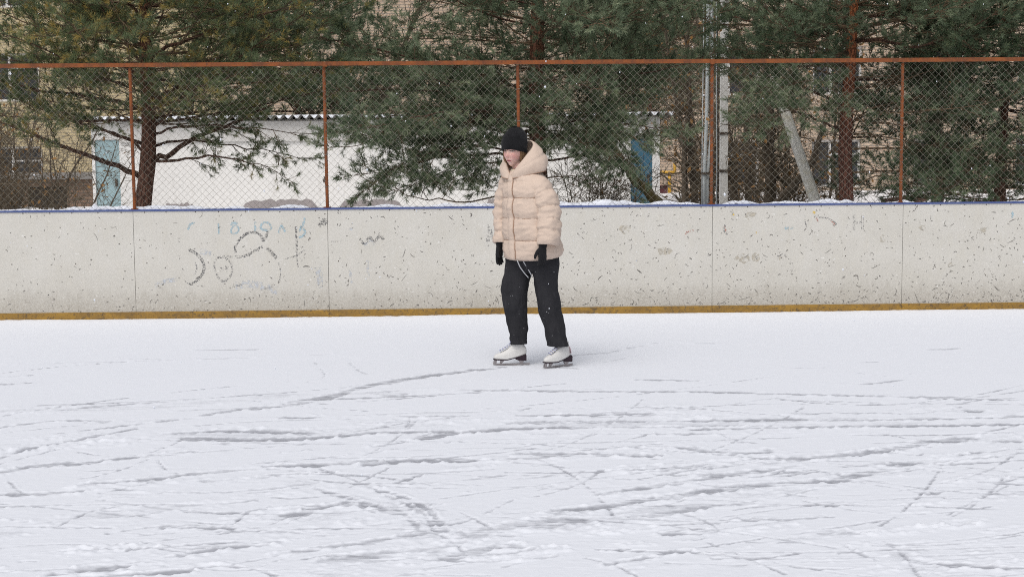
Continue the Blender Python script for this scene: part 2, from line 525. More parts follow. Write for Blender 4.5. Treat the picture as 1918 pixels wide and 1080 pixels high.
M['glove'] = fabric('black_knit', (0.009, 0.009, 0.011), (0.018, 0.018, 0.02), 60, 1.0, 0.4, 400, 0.05)
M['hat'] = fabric('black_wool', (0.006, 0.006, 0.0075), (0.013, 0.013, 0.015), 70, 1.0, 0.6, 300, 0.05)
M['hair'] = fabric('light_brown_hair', (0.27, 0.165, 0.085), (0.12, 0.065, 0.035), 55, 0.6)
M['warmer'] = fabric('cream_knit', (0.60, 0.52, 0.40), (0.48, 0.41, 0.31), 50, 0.95)
M['leather'] = fabric('white_skate_leather', (0.66, 0.655, 0.64), (0.56, 0.555, 0.545), 22, 0.5)
M['pink'] = fabric('pink_heel_panel', (0.72, 0.50, 0.55), (0.66, 0.44, 0.50), 16, 0.6)
M['sole'] = fabric('dark_skate_sole', (0.022, 0.014, 0.02), (0.035, 0.022, 0.03), 16, 0.5)
M['lace'] = fabric('skate_lace', (0.40, 0.42, 0.62), (0.30, 0.32, 0.48), 40, 0.8)
M['cord'] = fabric('white_cord', (0.55, 0.56, 0.58), (0.45, 0.46, 0.48), 40, 0.9)
m, nt, p = new_mat('dull_steel_blade')
p.inputs['Base Color'].default_value = (0.36, 0.33, 0.33, 1); p.inputs['Metallic'].default_value = 0.75; p.inputs['Roughness'].default_value = 0.42
M['steel'] = m
m, nt, p = new_mat('skin')
a = N(nt, 'ShaderNodeAttribute'); a.attribute_name = 'flush'
c = mix(nt, a.outputs['Fac'], (0.66, 0.455, 0.39), (0.62, 0.27, 0.245))
nt.links.new(c, p.inputs['Base Color']); p.inputs['Roughness'].default_value = 0.5; p.inputs['Specular IOR Level'].default_value = 0.3
p.inputs['Subsurface Weight'].default_value = 0.15; p.inputs['Subsurface Radius'].default_value = (0.01, 0.004, 0.002); p.inputs['Subsurface Scale'].default_value = 0.6
M['skin'] = m
M['lip'] = basic('lip', (0.36, 0.10, 0.10), (0.30, 0.08, 0.085), 60, 0.4)
M['brow'] = basic('eyebrow', (0.13, 0.08, 0.05), (0.10, 0.06, 0.04), 200, 0.9)
M['eye_white'] = basic('eye_white', (0.62, 0.58, 0.56), (0.60, 0.56, 0.54), 60, 0.3)
M['iris'] = basic('iris', (0.03, 0.03, 0.035), (0.05, 0.045, 0.04), 60, 0.2)

# ------------------------------------------------------------------ ground behind the rink


def ground_z(x, y):
    x = np.asarray(x, float); y = np.asarray(y, float)
    t = np.clip((y - 15.2) / 3.0, 0, 1); a = t * t * (3 - 2 * t)
    t2 = np.clip((y - 24) / 14.0, 0, 1); b = t2 * t2 * (3 - 2 * t2)
    und = 0.03 * np.sin(x * 1.3 + y * 0.7) + 0.025 * np.sin(x * 2.9 - y * 1.9)
    return -0.03 + a * (0.13 + und) + b * 0.26


gx = np.unique(np.concatenate([np.linspace(-300, -20, 15), np.linspace(-20, 20, 161), np.linspace(20, 300, 15)]))
gy = np.unique(np.concatenate([np.linspace(-200, 14, 12), np.linspace(14, 46, 129), np.linspace(46, 400, 16)]))
X, Y = np.meshgrid(gx, gy)
Z = ground_z(X, Y)
idx = np.arange(X.size).reshape(X.shape)
q = np.stack([idx[:-1, :-1], idx[:-1, 1:], idx[1:, 1:], idx[1:, :-1]], -1).reshape(-1, 4)
ground = link('ground', mesh('ground', np.stack([X, Y, Z], -1), q, M['ground'], True), kind='structure')

# ------------------------------------------------------------------ ice with skate tracks
CELL = 0.008
IX0, IX1, IY0, IY1 = -6.2, 6.2, 3.9, 14.6
nw, nh = int((IX1 - IX0) / CELL), int((IY1 - IY0) / CELL)
bare_r = np.zeros((nh, nw), np.float32); ridge_r = np.zeros((nh, nw), np.float32)
n_edge = vnoise2((nh, nw), (3, 5), 1, 2).astype(np.float32)
n_len = vnoise2((nh, nw), (14, 60), 2, 2).astype(np.float32)
n_big = vnoise2((nh, nw), (90, 200), 3, 3).astype(np.float32)
n_crumb = vnoise2((nh, nw), (2.2, 3), 4, 2).astype(np.float32)
n_str = vnoise2((nh, nw), (2.4, 34), 6, 2).astype(np.float32)
n_str2 = vnoise2((nh, nw), (4, 70), 9, 2).astype(np.float32)


def stroke(pts, w, inten=1.0, ridge=1.0, jag=1.0, brk=0.0):
    """carve one skate track (ground metres) into the snow rasters"""
    p_ = np.asarray([(a[0], a[1]) for a in pts], float)
    if len(p_) > 2:  # smooth the polyline
        t = np.linspace(0, len(p_) - 1, (len(p_) - 1) * 5 + 1)
        q_ = np.stack([np.interp(t, np.arange(len(p_)), p_[:, k]) for k in (0, 1)], 1)
        for _ in range(3):
            q_[1:-1] = (q_[:-2] + 2 * q_[1:-1] + q_[2:]) / 4
        p_ = q_
    for a, b in zip(p_[:-1], p_[1:]):
        pad = w * 3 + 0.03
        x0 = max(int((min(a[0], b[0]) - pad - IX0) / CELL), 0); x1 = min(int((max(a[0], b[0]) + pad - IX0) / CELL) + 1, nw)
        y0 = max(int((min(a[1], b[1]) - pad - IY0) / CELL), 0); y1 = min(int((max(a[1], b[1]) + pad - IY0) / CELL) + 1, nh)
        if x1 <= x0 or y1 <= y0:
            continue
        xs = IX0 + np.arange(x0, x1) * CELL; ys = IY0 + np.arange(y0, y1) * CELL
        XX, YY = np.meshgrid(xs, ys)
        ab = b - a; L2 = ab @ ab + 1e-9
        tt = np.clip(((XX - a[0]) * ab[0] + (YY - a[1]) * ab[1]) / L2, 0, 1)
        d = np.hypot(XX - a[0] - tt * ab[0], YY - a[1] - tt * ab[1])
        sl = (slice(y0, y1), slice(x0, x1))
        wl_ = w * (0.92 + 0.40 * n_len[sl])
        dd = d + n_edge[sl] * min(w * 0.60, .018) * jag
        c_ = np.clip((wl_ - dd) / (0.45 * w) + 0.2, 0, 1) * inten
        if brk > 0:
            c_ = c_ * np.clip((n_len[sl] + 0.5 - brk) * 4, 0, 1)
        c_ = c_ * np.clip(.74 + 1.05 * n_str[sl] + .45 * n_crumb[sl] + .35 * n_len[sl], .10, 1.1)
        bare_r[sl] = np.maximum(bare_r[sl], c_)
        r_ = np.exp(-((dd - w * 1.35) / (w * 0.55)) ** 2) * ridge * np.clip(0.45 + n_edge[sl] + 0.4 * n_len[sl], 0, 1.3)
        ridge_r[sl] = np.maximum(ridge_r[sl], r_)


def tr(pix, wpx, inten=0.9, ridge=1.0, brk=0.0):
    pts = [G(a, b) for a, b in pix]
    ym = float(np.mean([q_.y for q_ in pts]))
    # seen width in the photograph -> half width on the ice, whatever the direction of the track
    dx_, dy_ = pts[-1].x - pts[0].x, pts[-1].y - pts[0].y
    l_ = math.hypot(dx_, dy_) + 1e-9
    kx, ky = F_PX / ym, CAM_H * F_PX / ym ** 2
    w = wpx * .95 / 2 * math.hypot(dx_ / l_ * kx, dy_ / l_ * ky) / (kx * ky)
    stroke(pts, max(w, 0.0095), inten, ridge, brk=brk)


TR = [
    ([(0, 801), (60, 792), (130, 786), (205, 789)], 4, .8, .8, 0), ([(100, 771), (160, 763), (230, 758), (310, 753)], 3, .6, .8, .25),
    ([(0, 858), (60, 839), (150, 823), (235, 806), (255, 803)], 5, .8, .8, 0), ([(0, 885), (60, 873), (125, 868)], 8, .75, .9, 0),
    ([(130, 871), (220, 859), (300, 851), (358, 846)], 6, .85, 1, 0), ([(0, 868), (50, 856), (108, 842)], 3, .7, .6, 0),
    ([(330, 812), (400, 807), (500, 809), (580, 812)], 4.5, .8, 1.2, .1), ([(350, 821), (480, 825), (560, 823), (640, 816), (720, 809), (840, 808)], 5.5, .85, 1.2, .1),
    ([(480, 766), (560, 757), (620, 744), (680, 724), (740, 713), (800, 705), (880, 694), (940, 687)], 7, .8, 1, 0),
    ([(680, 726), (730, 716), (780, 708)], 8, .8, .8, 0), ([(380, 778), (440, 768), (540, 754), (640, 738)], 4, .7, 1, .1),
    ([(105, 812), (180, 804), (250, 795), (330, 786)], 3, .7, .7, .2), ([(170, 906), (260, 901), (340, 890), (430, 880), (520, 873), (605, 868)], 6, .85, 1, .05),
    ([(380, 901), (450, 898), (520, 890)], 6, .8, 1, .1), ([(0, 927), (70, 926), (150, 920)], 7, .8, .9, 0),
    ([(590, 914), (640, 929), (690, 945), (738, 960)], 8, .8, 1, 0), ([(715, 918), (770, 934), (808, 958), (828, 990)], 9, .85, 1.2, 0), ([(725, 928), (768, 946), (800, 968), (815, 992)], 7, .8, 1.2, 0), ([(740, 930), (785, 945), (822, 970), (838, 996)], 5, .7, 1, 0),
    ([(735, 952), (765, 968), (785, 990)], 10, .8, 1.2, .0),
    ([(430, 991), (447, 973), (465, 958), (507, 948)], 5, .8, .8, 0), ([(530, 966), (575, 957), (620, 948), (660, 937)], 6, .8, .8, 0),
    ([(540, 966), (575, 957)], 13, .85, .8, 0), ([(310, 988), (380, 986), (432, 988)], 6, .85, .9, 0),
    ([(100, 1076), (200, 1063), (300, 1048), (360, 1036), (420, 1026), (520, 1016)], 9, .7, 1.1, 0),
    ([(520, 1037), (600, 1026), (680, 1016), (760, 1004), (835, 992)], 7, .65, 1, 0), ([(150, 1082), (240, 1076), (350, 1068)], 8, .7, 1, .05),
    ([(690, 870), (760, 863), (850, 863), (960, 860), (1060, 852)], 6, .9, 1.2, 0), ([(580, 873), (640, 868), (700, 862)], 7, .7, 1.1, .1),
    ([(530, 783), (620, 781), (720, 780), (850, 779)], 3, .8, .9, .1), ([(790, 822), (860, 810), (960, 805), (1060, 800)], 6, .85, 1.2, .05),
    ([(700, 836), (760, 828)], 4, .7, 1, 0), ([(620, 1050), (700, 1040), (760, 1030), (830, 1020)], 14, .6, 1.1, .15),
    ([(800, 1030), (860, 1010), (960, 985), (1050, 975)], 18, .55, 1.2, .15), ([(840, 1045), (900, 1030), (960, 1022)], 12, .6, 1.1, .1),
    ([(960, 779), (1050, 777), (1150, 776), (1260, 773)], 4, .9, 1.1, .05), ([(960, 793), (1080, 790), (1200, 789), (1340, 787), (1500, 785)], 4, .8, 1.2, .1),
    ([(960, 803), (1090, 801), (1250, 799), (1420, 795)], 4, .7, 1.2, .15), ([(1300, 805), (1450, 800), (1600, 799), (1760, 797), (1918, 795)], 4, .8, 1.2, .1),
    ([(1400, 790), (1560, 787), (1740, 786), (1918, 780)], 4, .7, 1.2, .15), ([(1480, 775), (1640, 773), (1800, 776), (1918, 778)], 3, .7, 1.2, .15),
    ([(1000, 813), (1150, 811), (1320, 813), (1500, 810)], 3, .6, 1.2, .2), ([(1750, 768), (1790, 767), (1825, 770)], 8, .8, 1.2, .1),
    ([(1045, 957), (1095, 952), (1180, 940), (1270, 929), (1350, 916), (1450, 907), (1560, 903), (1620, 886), (1700, 869)], 11, .8, 1.2, 0),
    ([(1130, 925), (1190, 915), (1260, 906), (1340, 894), (1400, 885), (1490, 873)], 8, .75, 1.2, 0),
    ([(1190, 966), (1250, 962), (1320, 950)], 8, .6, 1.1, .1), ([(960, 985), (1000, 986), (1080, 974)], 14, .65, 1.2, .1),
    ([(960, 851), (1060, 848), (1150, 853), (1230, 853)], 5, .85, 1.2, .05), ([(1280, 839), (1340, 846), (1400, 848), (1440, 843)], 7, .85, 1.1, 0),
    ([(1470, 858), (1560, 855), (1640, 847), (1740, 828), (1820, 822)], 8, .8, 1.2, 0), ([(1600, 850), (1700, 838), (1810, 830), (1918, 826)], 4, .7, .9, .1),
    ([(1250, 1000), (1290, 998), (1335, 997)], 8, .9, .8, 0), ([(1140, 1057), (1200, 1047), (1290, 1030)], 7, .75, 1.1, 0),
    ([(1715, 1052), (1800, 1058), (1875, 1064)], 9, .9, 1, 0), ([(1575, 1018), (1610, 1036), (1650, 1052)], 6, .6, 1, .1),
    ([(1655, 1013), (1690, 1035), (1722, 1080)], 6, .75, .9, 0), ([(1580, 1018), (1660, 1015), (1735, 1014)], 5, .7, 1, .05),
    ([(990, 931), (1060, 916), (1105, 897), (1126, 880)], 4, .7, .6, 0), ([(985, 922), (1050, 908), (1095, 880)], 3, .45, .5, .1),
    ([(960, 732), (1100, 733), (1300, 733), (1450, 737), (1600, 741), (1900, 749)], 3, .7, 1, .15), ([(1195, 711), (1310, 713)], 2, .8, .6, 0),
    ([(1070, 666), (1140, 661), (1210, 646), (1250, 639), (1335, 643)], 2.5, .45, 1.5, .1), ([(1300, 888), (1420, 896), (1500, 897)], 4, .5, .9, .2),
    ([(0, 985), (90, 986), (180, 987)], 3, .7, .7, 0), ([(185, 970), (250, 967), (300, 960)], 3, .6, .7, .05), ([(1835, 903), (1880, 905), (1918, 908)], 4, .9, .7, 0),
    ([(240, 1031), (300, 1024), (400, 1017), (480, 1012)], 4, .7, .8, .1), ([(590, 678), (608, 700), (606, 707), (575, 715)], 2.5, .6, .5, 0), ([(655, 680), (672, 695), (690, 701)], 2.5, .6, .5, 0),
    ([(18, 902), (30, 915), (45, 925)], 3, .7, .6, 0), ([(295, 860), (310, 880), (332, 886)], 2.5, .7, .6, 0), ([(765, 783), (768, 790), (760, 800)], 3, .7, .6, 0),
    ([(655, 912), (690, 895), (735, 873)], 4, .8, .7, 0), ([(745, 903), (795, 888)], 5, .85, .8, 0), ([(760, 905), (820, 912), (880, 920)], 4, .7, .8, .1),
    ([(700, 960), (650, 940), (600, 950)], 3, .5, .6, .1), ([(830, 985), (880, 975), (940, 945), (960, 935)], 4, .6, .8, .05), ([(110, 985), (165, 958), (220, 948)], 4, .7, .7, 0),
    ([(620, 748), (760, 742), (890, 735)], 2.5, .7, 1, .15), ([(1560, 740), (1680, 742), (1790, 743)], 3, .6, 1.1, .2), ([(690, 735), (800, 731), (940, 731)], 3, .7, .9, .15),
    ([(0, 706), (40, 704), (60, 702)], 3, .7, .8, 0), ([(0, 719), (30, 719), (55, 717)], 3, .7, .8, 0), ([(1480, 688), (1540, 688)], 2, .8, .6, 0), ([(1590, 678), (1640, 677)], 2, .8, .6, 0),
    ([(0, 682), (200, 678), (420, 671), (620, 663)], 1.5, .35, 1.0, .2), ([(370, 655), (480, 654)], 1.5, .6, .8, 0), ([(925, 686), (1000, 684), (1075, 690)], 3, .5, 1.0, .1),
    ([(1370, 920), (1470, 917), (1560, 910)], 5, .3, .9, .1), ([(1300, 1035), (1380, 1042), (1420, 1048)], 4, .6, .9, .1), ([(1540, 1000), (1560, 990), (1600, 1002)], 8, .45, .9, .2),
]
for a in TR:
    tr(a[0], a[1] * 1.2, min(a[2] * 1.02, 1), a[3], a[4])
# the many small cuts of other skaters
r2 = np.random.default_rng(21)
for k in range(190):
    py = 640 + 440 * r2.random() ** 0.62
    px = r2.uniform(-80, 2000)
    if py < 740 and r2.random() < 0.45:
        continue
    long_ = r2.random()
    L = r2.uniform(30, 110) if long_ < 0.75 else r2.uniform(120, 420)
    sl = r2.normal(-0.05, 0.07) if long_ < 0.985 else r2.normal(-0.3, 0.4)
    cv = r2.normal(0, 0.06)
    pts = [(px + L * t, py + sl * L * t + cv * L * t * (1 - t) * 2) for t in (0, .25, .5, .75, 1)]
    if min(b for _, b in pts) < 610:
        continue
    tr(pts, r2.uniform(1.2, 3.6) * (0.6 + 0.5 * (py - 600) / 400), r2.uniform(.3, .85), r2.uniform(.3, 1.1), r2.choice([0, .1, .25]))
for k in range(55):     # long fine blade lines
    py = 690 + 380 * r2.random() ** 0.8; px = r2.uniform(-300, 1700); L = r2.uniform(250, 900)
    sl = r2.normal(-0.035, 0.06); cv = r2.normal(0, 0.05)
    pts = [(px + L * t, py + sl * L * t + cv * L * t * (1 - t) * 2) for t in np.linspace(0, 1, 7)]
    if min(b for _, b in pts) < 625:
        continue
    tr(pts, r2.uniform(.9, 2.2) * (.7 + .5 * (py - 600) / 400), r2.uniform(.4, .9), r2.uniform(.2, .7), r2.choice([0, 0, .15]))
for k in range(30):      # turning arcs and crossing cuts
    py = r2.uniform(840, 1070); px = r2.uniform(0, 1900); L = r2.uniform(50, 220)
    a0 = r2.normal(-.22, .28); bendk = r2.normal(0, .5)
    pts = []; x_, y_ = px, py
    for t in range(7):
        pts.append((x_, y_)); x_ += L / 6 * math.cos(a0); y_ += L / 6 * math.sin(a0); a0 += bendk / 6
    tr(pts, r2.uniform(1.4, 4.2), r2.uniform(.5, .9), r2.uniform(.3, .9), 0)
for pix, wp in (([(560, 905), (640, 922), (720, 945), (790, 985), (815, 1040)], 26), ([(180, 1060), (330, 1040), (480, 1010), (640, 960)], 22), ([(620, 1070), (760, 1030), (900, 995), (1080, 965)], 26),
                ([(1050, 985), (1180, 965), (1330, 935), (1480, 915)], 24), ([(330, 815), (480, 812), (640, 808), (820, 800)], 16), ([(960, 800), (1200, 792), (1450, 790), (1700, 786)], 20),
                ([(0, 1000), (120, 975), (260, 955), (400, 945)], 18), ([(1480, 1010), (1600, 1000), (1680, 1030), (1720, 1070)], 20), ([(0, 770), (160, 768), (320, 760), (520, 742)], 10)):
    tr(pix, wp, .27, .55, .15)   # broad shallow scrapes
for k in range(40):      # loose drifts of scraped snow
    py = r2.uniform(735, 1075); px = r2.uniform(-50, 1960); L = r2.uniform(60, 260)
    pts = [(px + L * t, py - 0.08 * L * t + r2.normal(0, 2)) for t in (0, .25, .5, .75, 1)]
    tr(pts, r2.uniform(4, 11), r2.uniform(.0, .28), r2.uniform(.9, 1.4), .1)

# perspective-friendly spacing of rows, one connected grid
ystart = 4.2
K = 1.6 * 1441 / 0.75
nr = int(K * (1 / ystart - 1 / BOARD_Y))
rows = 1 / (1 / ystart - np.arange(nr + 1) / K); rows[-1] = BOARD_Y
rows = np.concatenate([[-30, -12, -5, 0, 2.2, 3.4, 3.9], rows])
cc = np.linspace(-1, 1, 600)
core_half = 0.40 * np.maximum(rows, ystart)
ext = np.array([1.15, 1.5, 2.2, 3.5])
cols = np.concatenate([-ext[::-1], cc, ext])
XX = np.where(np.abs(cols)[None, :] <= 1, cols[None, :] * core_half[:, None],
              np.sign(cols)[None, :] * (core_half[:, None] + (np.abs(cols)[None, :] - 1) / 2.5 * (26 - core_half[:, None])))
YY = np.repeat(rows[:, None], len(cols), 1)
YY = np.where(YY > 0, YY * (1 + BOARD_SLOPE * XX / BOARD_Y), YY)


def samp(R, X_, Y_):
    fx = np.clip((X_ - IX0) / CELL, 0, nw - 1.001); fy = np.clip((Y_ - IY0) / CELL, 0, nh - 1.001)
    xi = fx.astype(int); yi = fy.astype(int); ax = fx - xi; ay = fy - yi
    return (R[yi, xi] * (1 - ax) + R[yi, xi + 1] * ax) * (1 - ay) + (R[yi + 1, xi] * (1 - ax) + R[yi + 1, xi + 1] * ax) * ay


inside = (XX > IX0) & (XX < IX1) & (YY > IY0)
B = samp(bare_r, XX, YY) * inside; RG = samp(ridge_r, XX, YY) * inside
crumb = samp(n_crumb, XX, YY); big = samp(n_big, XX, YY)
H = 0.001 + 0.0035 * big + 0.0012 * crumb
st1, st2 = samp(n_str, XX, YY), samp(n_str2, XX, YY)
zone = np.clip(1.2 - np.abs(YY - 7.2) / 3.2, 0, 1) * np.clip(.55 + 1.3 * big, 0, 1.2) * inside
scr = np.clip((st1 * .6 + st2 * .6 - .34) * 4, 0, 1) * zone
B = np.maximum(B, scr * .30)
ridge2 = np.clip((st2 - .15) * 2, 0, 1) * np.clip(.5 + crumb, 0, 1.4) * zone
H = H - 0.0085 * B + (RG * (0.0068 + 0.0090 * crumb) + ridge2 * .0028) * (1 - 0.7 * B)
bank = np.exp(-(YY * 0 + (BOARD_Y + BOARD_SLOPE * XX - YY)) / 0.10) * np.clip(0.35 + 0.75 * np.sin(XX * 1.1 + 2.6) * 0.6 + big * 0.9 + 0.35 * samp(n_edge, XX, YY), 0, 1.4)
H = H + 0.010 * bank
idx = np.arange(XX.size).reshape(XX.shape)
q = np.stack([idx[:-1, :-1], idx[:-1, 1:], idx[1:, 1:], idx[1:, :-1]], -1).reshape(-1, 4)
me = mesh('ice', np.stack([XX, YY, H], -1), q, M['ice'], True)
at = me.attributes.new('bare', 'FLOAT', 'POINT'); at.data.foreach_set('value', B.astype(np.float32).ravel())
link('ice', me, kind='structure')
del bare_r, ridge_r, n_edge, n_len, n_big, n_crumb

# ------------------------------------------------------------------ rink boards (local frame: x along the boards, -y towards the rink)
RANG = math.atan(BOARD_SLOPE)
TOPZ = onboard(959, 386.5).z
print('TOPZ', TOPZ, 'base y', G(959, 589.5).y)
seam_px = [252, 617, 979, 1338, 1690]
seam_x = [onboard(px_, 490).x / math.cos(RANG) for px_ in seam_px]
PW = (seam_x[-1] - seam_x[0]) / 4
SEAMS = [seam_x[0] + PW * k for k in range(-3, 9)]
boards = thing('rink_board', 'long worn off-white rink boards with yellow kick strip and blue top edge', 'rink boards', (0, BOARD_Y, 0), (0, 0, RANG))
pm = MB().box(0.002, PW - 0.002, 0, 0.014, 0.0, TOPZ - 0.016).me('panel', M['panel'])
km = MB().box(0.001, PW - 0.001, -0.010, -0.0005, 0.0, 0.070).me('kick_strip', M['kick'])
cm = MB().box(0.0005, PW - 0.0005, -0.008, 0.13, TOPZ - 0.0155, TOPZ).me('cap_strip', M['blue_cap'])
MB().box(SEAMS[0], SEAMS[-1], 0.0145, 0.055, 0.02, TOPZ - 0.017).build('light_stop_backing', M['backing'], boards)  # unseen backing, added so no light leaks through the panel seams
panels = []
for i, s in enumerate(SEAMS[:-1]):
    po = link('panel', pm, boards, (s, 0, 0)); panels.append(po)
    link('kick_strip', km, boards, (s, 0, 0)); link('cap_strip', cm, boards, (s, 0, 0))


def to_board(px, py):
    w_ = onboard(px, py)
    return (w_.x / math.cos(RANG), w_.z)


def flat_strokes(strokes, depth):
    """ribbons lying on the panel face; strokes = [(points (x,z), width)]"""
    mb = MB()
    for pts, w in strokes:
        p_ = np.asarray(pts, float)
        if len(p_) == 1:
            continue
        t = np.gradient(p_, axis=0); t /= np.linalg.norm(t, axis=1)[:, None] + 1e-9
        nn = np.stack([-t[:, 1], t[:, 0]], 1)
        ww = np.broadcast_to(np.asarray(w, float), (len(p_),))[:, None] / 2
        a, b = p_ + nn * ww, p_ - nn * ww
        v = [(x, -depth, z_) for x, z_ in a] + [(x, -depth, z_) for x, z_ in b]
        n = len(p_)
        mb.add(v, [(n + k, n + k + 1, k + 1, k) for k in range(n - 1)])
    return mb


def smooth_line(p_, k=6):
    p_ = np.asarray(p_, float)
    t = np.linspace(0, len(p_) - 1, (len(p_) - 1) * k + 1)
    q_ = np.stack([np.interp(t, np.arange(len(p_)), p_[:, j]) for j in (0, 1)], 1)
    for _ in range(4):
        q_[1:-1] = (q_[:-2] + 2 * q_[1:-1] + q_[2:]) / 4
    return q_


def circle(cx, cy, rx, ry, a0=0, a1=360, n=24):
    w_ = lambda a: 1 + .10 * math.sin(2 * a + cx) + .07 * math.sin(3 * a + cy)
    A_ = [math.radians(a0 + (a1 - a0) * t / n) for t in range(n + 1)]
    return [(cx + rx * w_(a) * math.cos(a), cy - ry * w_(a) * math.sin(a)) for a in A_]


def graffiti(panel_i, mat, strokes, depth, wid, name='graffiti'):
    wid = list(wid) * (len(strokes) if len(wid) == 1 else 1)
    for s, w in zip(strokes, wid):
        L_ = np.array([to_board(*q_) for q_ in smooth_line(s)]) - np.array([SEAMS[panel_i], 0])
        flat_strokes([(L_, w / 189.0)], depth).build(name, mat, panels[panel_i])


def blob(panel_i, mat, items, depth, name='paint_mark'):
    for (px, py, rx, ry) in items:
        mb = MB()
        c = np.array(to_board(px, py)) - np.array([SEAMS[panel_i], 0]); n = 14
        v = [(c[0], -depth, c[1])] + [(c[0] + rx / 189 * math.cos(k * 2 * PI / n) * random.uniform(.6, 1.2), -depth, c[1] + ry / 189 * math.sin(k * 2 * PI / n) * random.uniform(.6, 1.2)) for k in range(n)]
        mb.add(v, [(0, (k + 1) % n + 1, k + 1) for k in range(n)])
        mb.build(name, mat, panels[panel_i])


P2, P3, P4, P5, P6 = 3, 4, 5, 6, 7
graffiti(P2, M['black_paint'], [
    [(353, 467), (366, 473), (377, 484), (383, 497), (381, 510), (373, 522), (361, 531), (354, 533)],
    [(441, 473), (440, 461), (446, 451), (457, 440), (470, 434), (482, 436), (490, 442), (493, 452)],
    [(493, 452), (498, 445), (501, 433)],
    [(440, 481), (455, 481), (470, 474), (480, 467), (492, 462)], [(500, 464), (509, 473), (518, 483)],
    [(554, 424), (555, 440), (556, 457), (556, 472)]], 0.0012, [5.5, 5, 5, 4.5, 6, 4])
graffiti(P2, M['thin_black_paint'], [circle(418, 503, 17, 22), [(413, 500), (417, 506), (424, 496), (421, 506), (428, 499)], [(556, 472), (557, 490), (558, 500)],
         [(405, 483), (418, 479), (436, 481)], [(522, 492), (526, 510), (523, 530)], [(430, 540), (440, 535), (455, 534)], [(495, 541), (512, 536)],
         [(365, 489), (370, 502), (364, 514)], [(530, 485), (546, 482), (560, 476), (570, 468)], [(345, 525), (353, 531)]], 0.0012, [4, 3, 2.5, 4, 2.5, 2.5, 2, 2.5, 2.5, 2])
graffiti(P2, M['blue_paint'], [[(352, 430), (357, 418), (365, 418)], [(409, 418), (410, 438)], [(445, 418), (435, 417), (433, 422)], circle(440, 430, 7, 8), [(478, 415), (478, 432)],
         circle(498, 424, 9, 8), [(522, 436), (527, 420), (534, 434)], [(571, 408), (568, 420), (560, 434)], [(562, 424), (572, 432), (570, 440), (560, 445)]], 0.0008, [4, 3, 4, 3, 4, 4, 4, 4, 4])
graffiti(P2, M['pale_blue_paint'], [[(290, 535), (310, 526), (335, 523)], [(440, 535), (470, 530), (520, 545)], [(595, 500), (600, 520), (598, 540)], [(375, 470), (395, 476)]], 0.0006, [8, 14, 12, 10])
blob(P2, M['black_paint'], [(606, 416, 10, 9), (599, 421, 4, 6)], 0.001)
graffiti(P3, M['black_paint'], [[(673, 447), (682, 458), (693, 442), (700, 455), (711, 440), (719, 449)]], 0.0012, [5])
graffiti(P3, M['pale_blue_paint'], [[(676, 450), (684, 460), (695, 446), (702, 458)], [(655, 428), (660, 430)], [(688, 488), (690, 520)], [(655, 500), (658, 530)]], 0.0006, [5, 4, 5, 5])
graffiti(P3, M['thin_black_paint'], [[(915, 420), (916, 452)], [(911, 440), (912, 456)], [(920, 428), (921, 448)], [(620, 452), (640, 452)]], 0.0012, [4, 3, 4, 1.2])
graffiti(P5, M['thin_black_paint'], [[(1598, 401), (1598, 431)], [(1601, 401), (1601, 431)], [(1614, 401), (1614, 429)], [(1617, 402), (1617, 429)], [(1601, 415), (1615, 415)], [(1601, 418), (1615, 418)],
         [(1507, 404), (1510, 425)], [(1530, 406), (1548, 408), (1560, 414), (1568, 421)], [(1358, 421), (1355, 432), (1363, 440)], [(1456, 480), (1465, 476), (1472, 478)]], 0.0012,
         [1.3, 1.3, 1.3, 1.3, 1.3, 1.3, 3, 3, 3.5, 3])
graffiti(P5, M['red_paint'], [[(1528, 408), (1533, 416)], [(1556, 413), (1563, 420)], [(1357, 424), (1361, 434)]], 0.0016, [3, 4, 3])
blob(P5, M['yellow_paint'], [(1525, 398, 4, 3), (1374, 402, 2, 2), (1416, 436, 2, 2)], 0.001)
blob(P5, M['blue_paint'], [(1473, 427, 5, 3), (1483, 427, 3, 2)], 0.001)
blob(P5, M['brown_paint'], [(1390, 484, 14, 10), (1415, 482, 10, 8), (1653, 447, 6, 8), (1462, 480, 9, 7), (1405, 403, 12, 8)], 0.0005)
blob(P6, M['blue_paint'], [(1896, 402, 3, 7)], 0.001)
blob(P6, M['brown_paint'], [(1728, 426, 8, 6), (1842, 431, 11, 7), (1780, 495, 6, 4)], 0.0005)
blob(P4, M['brown_paint'], [(1170, 430, 12, 8), (1245, 470, 14, 10)], 0.0005)
graffiti(P4, M['red_paint'], [[(1283, 438), (1290, 432), (1300, 432)]], 0.0014, [3])
